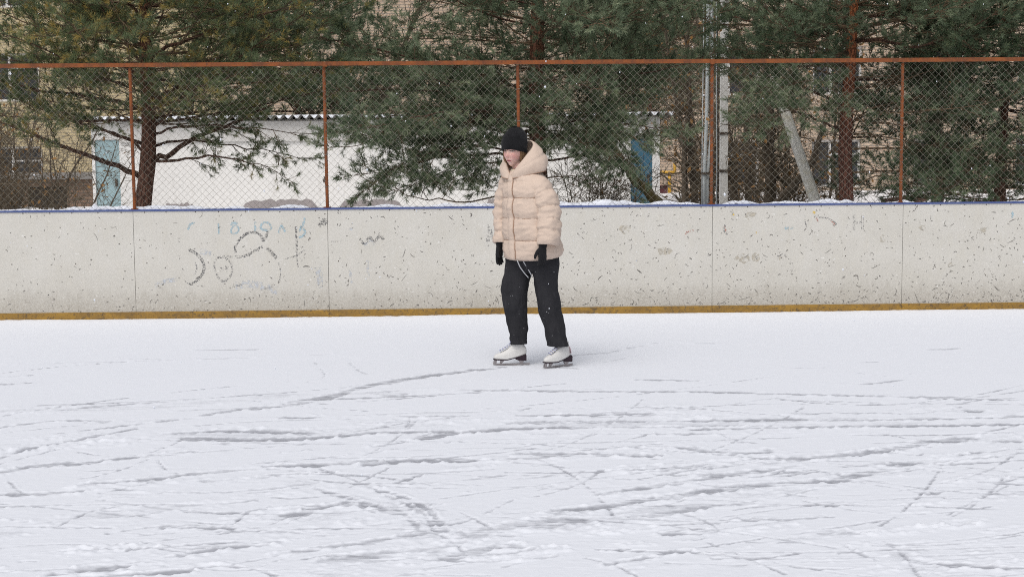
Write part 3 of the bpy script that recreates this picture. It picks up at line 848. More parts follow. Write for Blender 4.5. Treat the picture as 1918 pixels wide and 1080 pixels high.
# skate-blade and puck scuffs, many per panel
r3 = np.random.default_rng(5)
dens = {0: 90, 1: 90, 2: 110, 3: 160, 4: 210, 5: 300, 6: 300, 7: 430, 8: 300, 9: 150, 10: 150}
for i in range(len(panels)):
    S = []
    for k in range(dens.get(i, 200)):
        x = r3.uniform(0.02, PW - 0.02)
        z_ = 0.08 + 0.96 * (r3.random() ** 1.9) if r3.random() < 0.85 else r3.uniform(0.08, 1.05)
        L = r3.uniform(0.006, 0.032) if r3.random() < 0.92 else r3.uniform(0.04, 0.09)
        a = r3.normal(0.2, 0.9); cv = r3.normal(0, 1.1) if r3.random() < .6 else r3.normal(0, 2.8)
        t = np.linspace(-.5, .5, 5)
        aa = a + cv * t
        pts = np.cumsum(np.stack([np.cos(aa), np.sin(aa)], 1) * L / 4, 0) + np.array([x, z_])
        pts = pts[(pts[:, 1] < TOPZ - 0.02) & (pts[:, 1] > 0.075) & (pts[:, 0] > 0.003) & (pts[:, 0] < PW - 0.003)]
        if len(pts) < 3:
            continue
        w = r3.uniform(0.0024, 0.0064) * (1.6 if r3.random() < .12 else 1)
        S.append((pts, w * np.sin(np.linspace(0.35, PI - 0.35, len(pts)))))
    flat_strokes(S, 0.0018).build('scuff_mark', M['scuff'], panels[i], kind='stuff')
    mb = MB()
    for z_ in (1.045, 0.55):
        for x in np.arange(0.12, PW, 0.24 if z_ > 1 else 0.60):
            x += r3.normal(0, .012); n = 6
            mb.add([(x + .0055 * math.cos(k * PI / 3), -0.0026, z_ + .0055 * math.sin(k * PI / 3)) for k in range(6)], [(5, 4, 3, 2, 1, 0)])
    mb.build('screw_head', M['screw'], panels[i], kind='stuff')

# ------------------------------------------------------------------ chain-link fence standing on the boards
fence = thing('chain_link_fence', 'rusty chain-link fence with brown posts and top rail above the rink boards', 'fence', (0, BOARD_Y, 0), (0, 0, RANG))
FY = 0.07
RAILZ = onboard(959, 118).z
w_, hstep = PW / 54, 0.0358
nwire, nseg = 54, int((RAILZ - 0.03 - TOPZ) / hstep) + 1
k = np.arange(nseg + 1)
lines = []
for i in range(nwire):
    u = (i + 0.5) * w_ + np.where((k + i) % 2 == 0, 0.5, -0.5) * w_ + rng.normal(0, 0.0009, nseg + 1)
    yy = np.where((k + i) % 2 == 0, 0.002, -0.002)
    zz = TOPZ + 0.002 + k * hstep + rng.normal(0, 0.0012, nseg + 1)
    zz = zz + 0.006 * np.sin(u * 2.1 + 1)
    lines.append(np.stack([u, yy, np.minimum(zz, RAILZ - 0.012)], 1))
v, f = tubes_fast(lines, np.full((nwire, nseg + 1), 0.0018), 3)
wm = mesh('wire_mesh', v, f, M['wire'])
for s in SEAMS[:-1]:
    link('wire_mesh', wm, fence, (s, FY, 0))
pmb = MB()
pmb.tube([(0, 0, TOPZ + 0.001), (0.001, 0, 1.8), (0, 0, RAILZ - 0.0205)], 0.0165, 10)
pmb.box(-0.03, 0.03, -0.022, 0.03, TOPZ + 0.001, TOPZ + 0.010)
postm = pmb.me('post', M['rust'])
for i, s in enumerate(SEAMS):
    po = link('post', postm, fence, (s, FY + 0.012, 0), (rng.normal(0, .003), rng.normal(0, .005), rng.uniform(0, 3)))
    # tie wires that hold the mesh to the post
    mb = MB()
    for z_ in np.arange(TOPZ + 0.2, RAILZ - 0.1, 0.31):
        mb.tube([(0.019 * math.cos(a), 0.019 * math.sin(a), z_ + 0.004 * a) for a in np.linspace(0, 2 * PI, 9)], 0.002, 4)
        mb.build('tie_wire', M['wire'], po); mb = MB()
for i in range(0, len(SEAMS) - 1, 2):
    a, b = SEAMS[i], SEAMS[min(i + 2, len(SEAMS) - 1)]
    dz = rng.normal(0, 0.003)
    # angle iron rail: a tall front flange and a top flange
    mb = MB().box(a + 0.002, b - 0.002, FY - 0.030, FY - 0.024, RAILZ - 0.016 + dz, RAILZ + 0.024 + dz)
    mb.box(a + 0.002, b - 0.002, FY - 0.0238, FY + 0.03, RAILZ + 0.017 + dz, RAILZ + 0.0238 + dz)
    mb.build('top_rail', M['rust'], fence)
    mb = MB().box(b - 0.02, b + 0.02, FY - 0.036, FY - 0.031, RAILZ - 0.022, RAILZ + 0.026)
    mb.build('splice_plate', M['rust'], fence)

# snow lying along the top of the boards
us = np.arange(SEAMS[0], SEAMS[-1], 0.018)
nz = vnoise2((1, len(us)), (1, 30), 11, 3)[0]; nz2 = vnoise2((1, len(us)), (1, 6), 12, 2)[0]
hump = np.zeros(len(us))
for px_, wd, hh in [(135, 30, .4), (172, 10, 1.0), (185, 60, .5), (230, 60, .55), (300, 70, .5), (350, 60, .3), (540, 40, .6), (560, 25, .5), (720, 40, .25), (830, 40, .45), (900, 60, .5), (1060, 40, .6),
                    (1100, 50, .6), (1130, 50, .9), (1170, 40, .5), (1250, 40, .35), (1295, 30, .4), (1375, 30, .6), (1395, 30, .5), (1560, 60, .6), (1590, 20, .6), (1700, 20, .35), (1480, 60, .3), (30, 30, .15), (440, 30, .3)]:
    hump = np.maximum(hump, hh * np.exp(-((us - to_board(px_, 388)[0]) / (wd / 189 * 0.6)) ** 2))
hts = np.clip(0.002 + 0.062 * hump * (1 + .4 * nz) + 0.010 * nz + 0.009 * nz2 * (hump > .1), -0.004, .085)
ring = np.linspace(0, PI, 9)
yc = 0.115
V = []
for u, h_, n_ in zip(us, hts, nz2):
    wy = 0.022 + h_ * 0.45
    for a in ring:
        V.append((u, yc + 0.02 * n_ * (h_ > .01) - wy * math.cos(a), TOPZ + 0.001 + max(h_, -.001) * math.sin(a) ** 0.8 - (0.004 if h_ < 0.003 else 0)))
V = np.array(V); nn = len(ring)
V += np.random.default_rng(3).normal(0, .0012, V.shape)
F = [(i * nn + k, (i + 1) * nn + k, (i + 1) * nn + k + 1, i * nn + k + 1) for i in range(len(us) - 1) for k in range(nn - 1)]
so = link('snow', mesh('snow', V, F, M['snow'], True), None, (0, BOARD_Y, 0), (0, 0, RANG), kind='stuff')
so['label'] = 'fresh white snow heaped along the top of the boards'

# ------------------------------------------------------------------ low whitewashed building
BY = 26.0
xl, xr = W(172, 300, BY).x, W(1236, 300, BY).x
zt = W(600, 224, BY).z
hut = thing('white_building', 'low whitewashed utility building with snowy corrugated roof behind the pines', 'building', (0, BY, 0.05))
dl0, dl1 = W(178, 300, BY).x, W(224, 300, BY).x
dr0, dr1 = W(1181, 300, BY).x, W(1222, 300, BY).x
dzl, dzr = W(200, 262, BY).z - 0.05, W(1200, 259, BY).z - 0.05
mb = MB()
H_ = zt - 0.05
mb.box(xl, dl0, 0, 0.25, -0.3, H_); mb.box(dl0, dl1, 0, 0.25, dzl, H_); mb.box(dl1, dr0, 0, 0.25, -0.3, H_)
mb.box(dr0, dr1, 0, 0.25, dzr, H_); mb.box(dr1, xr, 0, 0.25, -0.3, H_)
mb.box(xl, xl + 0.25, 0.2505, 5.0, -0.3, H_); mb.box(xr - 0.25, xr, 0.2505, 5.0, -0.3, H_); mb.box(xl + .2505, xr - .2505, 4.75, 5.0, -0.3, H_)
mb.build('wall', M['white_wall'], hut)
zb = W(600, 262, BY).z - 0.05
MB().box(dl1 + 0.02, dr0 - 0.02, -0.05, -0.002, zb - 0.02, H_ - 0.02).build('cornice', M['white_trim'], hut, bevel=0.006)
for (a, b, dz, mm) in ((dl0, dl1, dzl, 'pale_blue_metal'), (dr0, dr1, dzr, 'blue_metal')):
    d = MB().box(a + 0.004, b - 0.004, 0.03, 0.07, -0.3, dz - 0.005).build('door', M[mm], hut)
    hb = MB().box(b - 0.09, b - 0.055, -0.005, 0.029, 1.0, 1.13)
    hb.build('handle', M['band'], d)
    MB().tube([(a + 0.02, 0.02, dz - .35), (a + 0.02, 0.02, dz - .2)], 0.014, 6).build('hinge', M[mm], d)
# patches where the render has fallen off
for (pa, pb, ya, yb) in ((300, 372, 381, 400), (440, 612, 374, 400), (622, 764, 374, 400), (905, 960, 372, 392), (1040, 1075, 375, 392)):
    a, b = W(pa, 380, BY).x, W(pb, 380, BY).x
    zt_, z0_ = W((pa + pb) / 2, ya, BY).z - 0.05, -0.2
    n = 18; v = []
    for k in range(n + 1):
        e = min(1, 5 * min(k / n, 1 - k / n) + .25)
        v.append((a + (b - a) * k / n, z0_ + (zt_ - z0_) * (e ** .4) + random.uniform(-.035, .02)))
    V = [(x, -0.006, z_) for x, z_ in v] + [(x, -0.006, z0_) for x, _ in v]
    mesh_ = mesh('render_patch', V, [(n + 1 + k, n + 2 + k, k + 1, k) for k in range(n)], M['bare_render'])
    link('render_patch', mesh_, hut)
# vertical cracks
for L in ([(607, 330), (608, 337), (610, 347)], [(605, 335), (607, 342)], [(520, 290), (522, 310)]):
    flat_strokes([(np.array([(W(px_, py_, BY).x, W(px_, py_, BY).z - .05) for px_, py_ in L]), 0.018)], 0.004).build('crack', M['band'], hut)
# corrugated slate sheets and the snow that shows in every trough
wave = 0.155
xs = np.arange(xl - 0.25, xr + 0.25, wave / 8)
V = []
for x in xs:
    z_ = 0.034 * math.cos(2 * PI * x / wave)
    V += [(x, -0.22, H_ + 0.050 + z_), (x, 5.3, H_ - 0.10 + z_), (x, -0.22, H_ + 0.042 + z_), (x, 5.3, H_ - 0.108 + z_)]
F = []
for i in range(len(xs) - 1):
    a, b = i * 4, i * 4 + 4
    F += [(a, b, b + 1, a + 1), (a + 2, a + 3, b + 3, b + 2), (a, a + 2, b + 2, b)]
roof = link('roof', mesh('roof', V, F, M['slate'], True), hut)
V = []; F = []
for i, x in enumerate(xs):
    z_ = 0.034 * math.cos(2 * PI * x / wave)
    V += [(x, -0.226, H_ + 0.0515 + z_), (x, -0.224, H_ + 0.074 + 0.006 * math.sin(x * 3.1) + .004 * random.random()), (x, 5.3, H_ - .07)]
for i in range(len(xs) - 1):
    a = i * 3
    F += [(a, a + 3, a + 4, a + 1), (a + 1, a + 4, a + 5, a + 2)]
link('roof_snow', mesh('roof_snow', V, F, M['snow'], True), roof)

# ------------------------------------------------------------------ apartment block far behind
AY = 44.0
apt = thing('apartment_block', 'long beige and yellow brick apartment block seen through the pines', 'building', (0, AY, 0.3))


def window_meshes(w, h):
    f = MB(); t = 0.07
    f.box(-w / 2, w / 2, -0.02, 0.05, 0, t); f.box(-w / 2, w / 2, -0.02, 0.05, h - t, h)
    f.box(-w / 2, -w / 2 + t, -0.02, 0.05, t + .001, h - t - .001); f.box(w / 2 - t, w / 2, -0.02, 0.05, t + .001, h - t - .001)
    f.box(-t / 2 - w * .12, t / 2 - w * .12, -0.018, 0.05, t + .001, h - t - .001)
    f.box(-w * .12 + t / 2 + .001, w / 2 - t - .001, -0.016, 0.048, h * .68, h * .68 + 0.05)
    g_ = MB().box(-w / 2 + 0.01, w / 2 - 0.01, 0.055, 0.065, 0.01, h - 0.01)
    s_ = MB().box(-w / 2 - 0.1, w / 2 + 0.1, -0.14, -0.0205, -0.06, -0.005)
    return f.me('window', M['window_white']), g_.me('pane', M['glass']), s_.me('sill', M['window_white'])


wf, wg, ws = window_meshes(1.5, 1.45)


def add_window(par, x, y, z_):
    a = link('window', wf, par, (x, y, z_)); link('pane', wg, a); link('sill', ws, a)


# wall built as piers and bands around real openings, in three brick sections
secs = [(-26.0, -8.6, 'brick_yellow'), (-8.6, 4.5, 'brick_beige'), (4.5, 26.0, 'brick_beige')]
levels = [0.15, 2.95, 5.75, 8.55, 11.35]
TOPW = 14.0
for (xa, xb, mm) in secs:
    mb = MB()
    cx = np.arange(xa + 1.7, xb - 1.0, 3.1)
    if xa > 4:
        cx = np.arange(xa + 0.75 + 1.55, xb - 1.0, 3.1)
    if xa < -20:
        cx = cx[cx < -14.5]
    elif xa < 0:
        cx = cx[cx < -50]
    prev = -0.4
    for lz in levels:
        mb.box(xa, xb, 0, 0.4, prev, lz)
        e = xa
        for x in cx:
            mb.box(e, x - 0.75, 0, 0.4, lz, lz + 1.45); e = x + 0.75
        mb.box(e, xb, 0, 0.4, lz, lz + 1.45)
        prev = lz + 1.45
    mb.box(xa, xb, 0, 0.4, prev, TOPW)
    mb.build('wall', M[mm], apt)
    for lz in levels:
        for x in cx:
            add_window(apt, x, 0.15, lz)
MB().box(-26, 26, 0.8, 12, -0.4, TOPW).build('core', M['brick_beige'], apt)
MB().box(-26.3, 26.3, -0.3, 12.3, TOPW + .002, TOPW + 0.25).build('roof', M['concrete'], apt)
# brown brick annex, far left; near-black leaves paint the shade in its two doorways
AX = 36.0
an = thing('brick_annex', 'low brown brick outbuilding with dark doorways behind the bare shrubs at far left', 'building', (0, AX, 0.28))
a0, a1 = W(-260, 380, AX).x, W(182, 380, AX).x
d0, d1, d2, d3 = W(52, 380, AX).x, W(126, 380, AX).x, W(-150, 380, AX).x, W(-80, 380, AX).x
ztop = W(100, 336, AX).z - .28; zdo = W(90, 350, AX).z - .28
mb = MB().box(a0, d2, 0, .3, -.3, ztop); mb.box(d2, d3, 0, .3, zdo, ztop); mb.box(d3, d0, 0, .3, -.3, ztop); mb.box(d0, d1, 0, .3, zdo, ztop); mb.box(d1, a1, 0, .3, -.3, ztop)
mb.box(a0, a1, .301, 4, -.3, ztop - .05)
mb.build('wall', M['brick_brown'], an)
for a, b in ((d0, d1), (d2, d3)):
    c_ = (a + b) / 2
    do = MB().box(a + .01, c_ - .004, .12, .18, -.3, zdo - .01).build('door', M['dark'], an)
    do = MB().box(c_ + .004, b - .01, .12, .18, -.3, zdo - .01).build('door', M['dark'], an)
MB().box(a0 - .1, a1 + .1, -.25, 4.1, ztop + .002, ztop + .13).build('roof', M['slate'], an, bevel=.01)

# ------------------------------------------------------------------ poles, pipes
gz = lambda x, y: float(ground_z(x, y))
b = W(1355, 378, 23.0)
pole = thing('utility_pole', 'upright square concrete utility pole with iron band between the fence posts', 'utility pole', (b.x, 23.0, gz(b.x, 23)))
mb = MB()
hh = 8.0; n = 20
V = []; F = []
for k in range(n + 1):
    s_ = 0.060 - 0.008 * k / n; z_ = -.3 + hh * k / n
    V += [(-s_, -s_, z_), (s_, -s_, z_), (s_, s_, z_), (-s_, s_, z_)]
    if k:
        c_ = (k - 1) * 4
        F += [(c_ + j, c_ + (j + 1) % 4, c_ + 4 + (j + 1) % 4, c_ + 4 + j) for j in range(4)]
F.append((n * 4, n * 4 + 1, n * 4 + 2, n * 4 + 3))
link('shaft', mesh('shaft', V, F, M['concrete']), pole)
for py_ in (250, 320):
    zz = W(1355, py_, 23).z - pole.location.z
    MB().box(-.075, .075, -.075, .075, zz - .02, zz + .02).build('iron_band', M['band'], pole)
xb_ = MB().box(-.9, .9, -.10, -.07, 6.9, 7.0); xb_.build('cross_arm', M['concrete'], pole)
# conduit pair and cables beside the pole
p0 = W(1324, 378, 22.4)
con = thing('cable_conduit', 'two pale grey conduit pipes strapped side by side left of the concrete pole', 'pipes', (p0.x, 22.4, gz(p0.x, 22.4)))
o3 = Vector(con.location)


def pl(pix, y):
    return [tuple(W(a, b_, y) - o3) for a, b_ in pix]


MB().tube(pl([(1319, 392), (1319, 330), (1322, 260), (1324, 200), (1325, 120), (1326, 0), (1326, -140)], 22.4), .026, 8).build('pipe', M['conduit'], con, True)
MB().tube(pl([(1324, 392), (1325, 325), (1332, 255), (1334, 200), (1334, 120), (1333, 0), (1333, -140)], 22.43), .024, 8).build('pipe', M['conduit'], con, True)
MB().tube(pl([(1314, 392), (1315, 300), (1316, 200), (1318, 60), (1319, -140)], 22.46), .008, 5).build('cable', M['conduit'], con, True)
MB().tube(pl([(1345, 392), (1344, 300), (1345, 200), (1344, 60), (1344, -140)], 22.7), .012, 5).build('cable', M['band'], con, True)
MB().tube(pl([(1342, 392), (1343, 300), (1342, 200), (1342, 60), (1341, -140)], 22.7), .010, 5).build('cable', M['conduit'], con, True)
za = (W(1322, 325, 22.4) - o3)
MB().box(za.x - .07, za.x + .16, -.045, .045, za.z - .018, za.z + .018).build('strap', M['band'], con)
# leaning concrete brace
f0, f1 = W(1532, 392, 19.4), W(1476, 225, 20.6)
d_ = (f1 - f0); top = f0 + d_ * 1.5
st = f0 - d_ * ((f0.z - gz(f0.x, 19.4) + .1) / d_.z)
br = thing('leaning_pole', 'grey concrete brace pole leaning to the left with yellowish lichen edge', 'pole', tuple(st))
V = []; F = []
dv = (top - st); ln = dv.length; dv.normalize(); sx = dv.cross(Vector((0, 1, 0))).normalized(); sy = sx.cross(dv)
for k in range(13):
    c_ = dv * (ln * k / 12); a = .076 - .016 * k / 12; b2_ = .076 - .016 * k / 12
    ch = .45
    for (u_, v_) in ((-1, -1 + ch), (-1 + ch, -1), (1 - ch, -1), (1, -1 + ch), (1, 1 - ch), (1 - ch, 1), (-1 + ch, 1), (-1, 1 - ch)):
        V.append(tuple(c_ + sx * a * u_ + sy * b2_ * v_))
    if k:
        e = (k - 1) * 8
        F += [(e + j, e + (j + 1) % 8, e + 8 + (j + 1) % 8, e + 8 + j) for j in range(8)]
F.append(tuple(96 + j for j in range(8)))
link('shaft', mesh('shaft', V, F, M['lichen_concrete']), br)
# yellow gas pipe with maroon box on the far wall
GY = 43.2
g0 = W(1254, 380, GY)
gp = thing('gas_pipe', 'thin yellow gas pipe bent in a T in front of the beige brick wall', 'pipe', (g0.x, GY, .3)); o4 = Vector(gp.location)
MB().tube([tuple(W(1254, y_, GY) - o4) for y_ in (395, 350, 324)], .05, 8).build('riser', M['yellow_pipe'], gp, True)
MB().tube([tuple(W(x_, 323, GY - .02) - o4) for x_ in (1236, 1250, 1264)], .05, 8).build('cross_pipe', M['yellow_pipe'], gp, True)
MB().tube([tuple(W(1264, y_, GY - .04) - o4) for y_ in (325, 315, 306)], .045, 8).build('valve_pipe', M['yellow_pipe'], gp, True)
g1 = W(1239, 378, 42.6)
mbx = thing('meter_box', 'small maroon metal box standing left of the yellow gas pipe', 'box', (g1.x, 42.6, .3)); o5 = Vector(mbx.location)
zt5 = W(1239, 350, 42.6).z - .3
MB().box(-.18, .18, 0, .25, -.1, zt5).build('cabinet', M['maroon'], mbx, bevel=.015)
MB().box(-.20, .20, -.03, .28, zt5 + .001, zt5 + .05).build('lid', M['maroon'], mbx, bevel=.01)
# reddish plank on the snow at right
k0, k1 = W(1650, 380, 21.0), W(1738, 362, 24.5)
plank = thing('fallen_plank', 'reddish brown plank propped on the snow behind the boards at right', 'plank', tuple(k0)); dk = k1 - k0
sv = Vector((0, 0, .16))
V = [(0, 0, -.16), tuple(dk + Vector((0, 0, -.12))), tuple(dk), (0, 0, .06)]
V += [(x + .03, y_ + .06, z_) for x, y_, z_ in V]
link('board', mesh('board', V, [(0, 1, 2, 3), (7, 6, 5, 4), (0, 4, 5, 1), (1, 5, 6, 2), (2, 6, 7, 3), (3, 7, 4, 0)], M['rust_plank']), plank)

# ------------------------------------------------------------------ pines


def shoot_template(r, n=20, L=0.064, nl=0.056, wd=0.0060):
    """a needle-covered shoot along +Z: one thin triangle per needle"""
    v = np.zeros((n, 3, 3))
    for i in range(n):
        s = (i + r.random()) / n
        a = r.uniform(0, 2 * PI); tilt = math.radians(r.uniform(38, 88)) * (1.0 - 0.55 * s)
        d = np.array([math.sin(tilt) * math.cos(a), math.sin(tilt) * math.sin(a), math.cos(tilt)])
        side = np.cross(d, r.normal(0, 1, 3)); side /= np.linalg.norm(side)
        o = np.array([0, 0, L * s]); l_ = nl * r.uniform(.75, 1.15)
        v[i, 0] = o - side * wd / 2; v[i, 1] = o + side * wd / 2; v[i, 2] = o + d * l_ + np.array([0, 0, l_ * .1])
    return v


tr_ = np.random.default_rng(99)
TEMPL = [shoot_template(tr_) for _ in range(5)]
TEMPL_SP = [shoot_template(tr_, 22, 0.09, 0.07, 0.0045) for _ in range(4)]


def place_shoots(P, D, S, T, templ, r):
    """P positions, D directions, S scales, T tints -> verts, faces, tint per vertex"""
    Nn = len(P)
    D = D / (np.linalg.norm(D, axis=1)[:, None] + 1e-9)
    h = r.normal(0, 1, (Nn, 3)); A = np.cross(D, h); A /= np.linalg.norm(A, axis=1)[:, None] + 1e-9; B_ = np.cross(D, A)
    which = r.integers(0, len(templ), Nn)
    outv, outt = [], []
    for w in range(len(templ)):
        k = np.where(which == w)[0]
        t = templ[w].reshape(-1, 3)
        vv = (t[None, :, 0, None] * A[k][:, None, :] + t[None, :, 1, None] * B_[k][:, None, :] + t[None, :, 2, None] * D[k][:, None, :]) * S[k][:, None, None] + P[k][:, None, :]
        outv.append(vv.reshape(-1, 3))
        nt_ = len(t)
        var = np.repeat(r.normal(0, 0.11, (len(k), nt_ // 3)), 3, axis=1)
        outt.append((T[k][:, None] + var).ravel())
    V_ = np.concatenate(outv); T_ = np.clip(np.concatenate(outt), 0, 1)
    F_ = np.arange(len(V_)).reshape(-1, 3)
    return V_, F_, T_


def rot(v, axis, ang):
    axis = axis / (np.linalg.norm(axis) + 1e-9)
    c, s = math.cos(ang), math.sin(ang)
    return v * c + np.cross(axis, v) * s + axis * (axis @ v) * (1 - c)


UP = np.array([0, 0, 1.0])


class Pine:
    def __init__(self, seed):
        self.r = np.random.default_rng(seed)
        self.tw, self.twr, self.tws, self.twsr = [], [], [], []        # twigs of 4 points
        self.P, self.D, self.S, self.T = [], [], [], []
        self.limbs = []

    def shoot(self, p_, d, s=1.0, t=0.4):
        self.P.append(p_); self.D.append(d); self.S.append(s * self.r.uniform(.8, 1.25)); self.T.append(t)

    def twig(self, p_, d, L, r0, curve):
        pts = [p_]
        dd = d / np.linalg.norm(d)
        for _ in range(3):
            dd = dd + curve / 3 + self.r.normal(0, .10, 3); dd /= np.linalg.norm(dd)
            pts.append(pts[-1] + dd * L / 3)
        pts = np.array(pts)
        (self.tws if L < .3 else self.tw).append(pts[[0, 3]] if L < .3 else pts[[0, 1, 3]]); (self.twsr if L < .3 else self.twr).append(r0 * (np.array([1, .4]) if L < .3 else np.array([1, .7, .35])))
        return pts, dd

    def limb(self, p0, d0, L, r0, dens=1.0, bend=None, droop=0.0, tint=0.0, pts=None, start=.25, sec=1.0, sh=1.0):
        r = self.r
        if pts is None:
            n = 9; dd = d0 / np.linalg.norm(d0); pts = [p0]
            bend = bend if bend is not None else np.array([0, 0, r.uniform(-.05, .35)])
            for k_ in range(n):
                dd = dd + bend / n + r.normal(0, .07, 3); dd /= np.linalg.norm(dd)
                pts.append(pts[-1] + dd * L / n)
            pts = np.array(pts)
        else:
            pts = np.asarray(pts, float); L = np.linalg.norm(np.diff(pts, axis=0), axis=1).sum()
            t = np.linspace(0, len(pts) - 1, (len(pts) - 1) * 3 + 1)
            pts = np.stack([np.interp(t, np.arange(len(pts)), pts[:, j]) for j in range(3)], 1)
            for _ in range(2):
                pts[1:-1] = (pts[:-2] + 2 * pts[1:-1] + pts[2:]) / 4
            pts[1:-1] += r.normal(0, .012, pts[1:-1].shape)
        n = len(pts)
        tt = np.linspace(0, 1, n)
        self.limbs.append((pts, r0 * (1 - .82 * tt)))
        cum = np.concatenate([[0], np.cumsum(np.linalg.norm(np.diff(pts, axis=0), axis=1))])
        s = start * L; side = 1
        limb_t = tint + r.normal(0, .07)
        while s < L:
            p_ = np.array([np.interp(s, cum, pts[:, j]) for j in range(3)])
            k_ = min(np.searchsorted(cum, s), n - 1); tg = pts[k_] - pts[max(k_ - 1, 0)]; tg /= np.linalg.norm(tg) + 1e-9
            fr = s / L
            nrm = np.cross(tg, np.cross(UP, tg)); nrm /= np.linalg.norm(nrm) + 1e-9
            d = rot(tg, nrm, side * math.radians(r.uniform(35, 65)))
            d = rot(d, tg, r.normal(0, .45))
            d[2] += r.normal(0.05, .12) - droop
            L2 = (0.30 + 0.75 * (1 - fr)) * r.uniform(.55, 1.1) * min(L * .34, 1.0) * sec
            self.secondary(p_, d, L2, max(r0 * (1 - .8 * fr) * .42, .005), dens, droop, limb_t, sh)
            side = -side
            s += r.uniform(.07, .17) / max(dens, .3) ** .5
        self.secondary(pts[-1], pts[-1] - pts[-2], .35, .006, dens, droop, limb_t, sh)

    def secondary(self, p_, d, L, r0, dens, droop, t, sh):
        r = self.r
        curve = np.array([0, 0, r.uniform(-.1, .5) - droop * 1.5])
        pts, dd = self.twig(p_, d, L, r0, curve)
        s = .22; side = 1
        while s < 1.0:
            q_ = s * 3; i = min(int(q_), 2); pp = pts[i] + (pts[i + 1] - pts[i]) * (q_ - i)
            tg = pts[i + 1] - pts[i]; tg = tg / (np.linalg.norm(tg) + 1e-9)
            d3 = rot(tg, UP + r.normal(0, .45, 3), side * math.radians(r.uniform(28, 60)))
            L3 = r.uniform(.08, .26) * (1.2 - .6 * s)
            p3, dd3 = self.twig(pp, d3, L3, .0032, np.array([0, 0, r.uniform(-.1, .6) - droop]))
            tt = t + r.normal(0, .27)
            self.shoot(p3[3] - dd3 * .03, dd3, sh, tt)
            if r.random() < .75 * dens:
                self.shoot(p3[2], rot(dd3, r.normal(0, 1, 3), .6), sh * .9, tt - .06)
            if r.random() < .5 * dens:
                self.shoot(p3[3], rot(dd3, r.normal(0, 1, 3), .9), sh * .8, tt)
            if r.random() < .4 * dens:
                self.shoot(p3[1], rot(dd3, r.normal(0, 1, 3), .7), sh * .85, tt - .12)
            side = -side
            s += r.uniform(.07, .13) / max(L, .25) ** .5 / max(dens, .35) ** .6 * .62
        self.shoot(pts[3] - dd * .02, dd, sh * 1.1, t); self.shoot(pts[3], rot(dd, r.normal(0, 1, 3), .7), sh, t)

    def build(self, root, trunk_pts, trunk_r, bark, nmat, templ, big_limb=0.0145):
        o = np.array(root.location)
        t = np.linspace(0, len(trunk_pts) - 1, (len(trunk_pts) - 1) * 6 + 1)
        tp = np.stack([np.interp(t, np.arange(len(trunk_pts)), np.asarray(trunk_pts)[:, j]) for j in range(3)], 1)
        for _ in range(4):
            tp[1:-1] = (tp[:-2] + 2 * tp[1:-1] + tp[2:]) / 4
        rr = np.interp(t, np.arange(len(trunk_r)), trunk_r)
        v, f = tube_geo(tp - o, rr, 18)
        v = np.array(v)
        ax = np.repeat(tp - o, 18, axis=0)
        for i in range(len(v)):
            q_ = v[i]; nn_ = mnoise.noise(Vector(((q_[0] + o[0]) * 9, (q_[1] + o[1]) * 9, (q_[2] + o[2]) * 3.5)))
            v[i] = ax[i] + (q_ - ax[i]) * (1 + .10 * nn_)
        tr_o = link('trunk', mesh('trunk', v, f, bark, True), root)
        small = MB()
        for pts, rad in self.limbs:
            if rad[0] >= big_limb:
                MB().tube(pts - o, rad, 8).build('limb', M['limb_bark'], root, True)
            else:
                small.tube(pts - o, rad, 5)
        if small.n:
            small.build('branch', M['twig_bark'], root, True, kind='stuff')
        v, f = tubes_fast(np.array(self.tw) - o, np.array(self.twr), 3)
        v2, f2 = tubes_fast(np.array(self.tws) - o, np.array(self.twsr), 3)
        link('twig', mesh('twig', np.concatenate([v, v2]), np.concatenate([f, f2 + len(v)]), M['twig_bark']), root, kind='stuff')
        v, f, ti = place_shoots(np.array(self.P) - o, np.array(self.D), np.array(self.S), np.array(self.T), templ, self.r)
        me_ = mesh('needles', v, f, nmat)
        at_ = me_.attributes.new('tint', 'FLOAT', 'POINT'); at_.data.foreach_set('value', ti.astype(np.float32))
        link('needles', me_, root, kind='stuff')
        print('pine', root.name, 'shoots', len(self.P), 'tris', len(f), 'twigs', len(self.tw))

    def whorls(self, axis_fn, zs, count, L_fn, r_fn, dens_fn, elev_fn, tint, front_scale=1.0, maxfront=9, start=.2, sh=1.0, azs=None, droop=0.0):
        r = self.r
        for z_ in zs:
            a0 = r.uniform(0, 2 * PI)
            for k_ in range(count):
                az = a0 + k_ * 2 * PI / count + r.normal(0, .25)
                L = L_fn(z_) * r.uniform(.75, 1.15)
                dirv = np.array([math.cos(az), math.sin(az), 0])
                if dirv[1] < -0.2:
                    L = min(L, maxfront / max(-dirv[1], .2))
                e = elev_fn(z_) + r.normal(0, .10)
                d = np.array([dirv[0] * math.cos(e), dirv[1] * math.cos(e), math.sin(e)])
                p_ = np.array(axis_fn(z_ + r.normal(0, .06)))
                self.limb(p_, d, L, r_fn(z_) * r.uniform(.7, 1.15), dens_fn(z_), tint=tint + .05 * r.normal(), start=start, sh=sh, droop=droop)


def Wp(px, py, y):
    return np.array(W(px, py, y))


# --- left pine
TY = 17.2
tb = [W(266, 402, TY), W(267, 385, TY), W(276, 320, TY), W(279, 260, TY), W(277, 180, TY), W(273, 80, TY), W(270, 0, TY)]
g_ = gz(tb[0].x, TY)
trunk = [(tb[0].x - .03, TY, g_ - .1)] + [tuple(q_) for q_ in tb] + [(tb[-1].x + .05, TY + .1, 5.2), (tb[-1].x, TY + .1, 7)]
rad = [.125, .105, .098, .094, .086, .080, .070, .060, .045, .015]


def ax_left(z_):
    a = np.array(trunk); k_ = np.argsort(a[:, 2])
    return [np.interp(z_, a[k_, 2], a[k_, j]) for j in (0, 1)] + [z_]


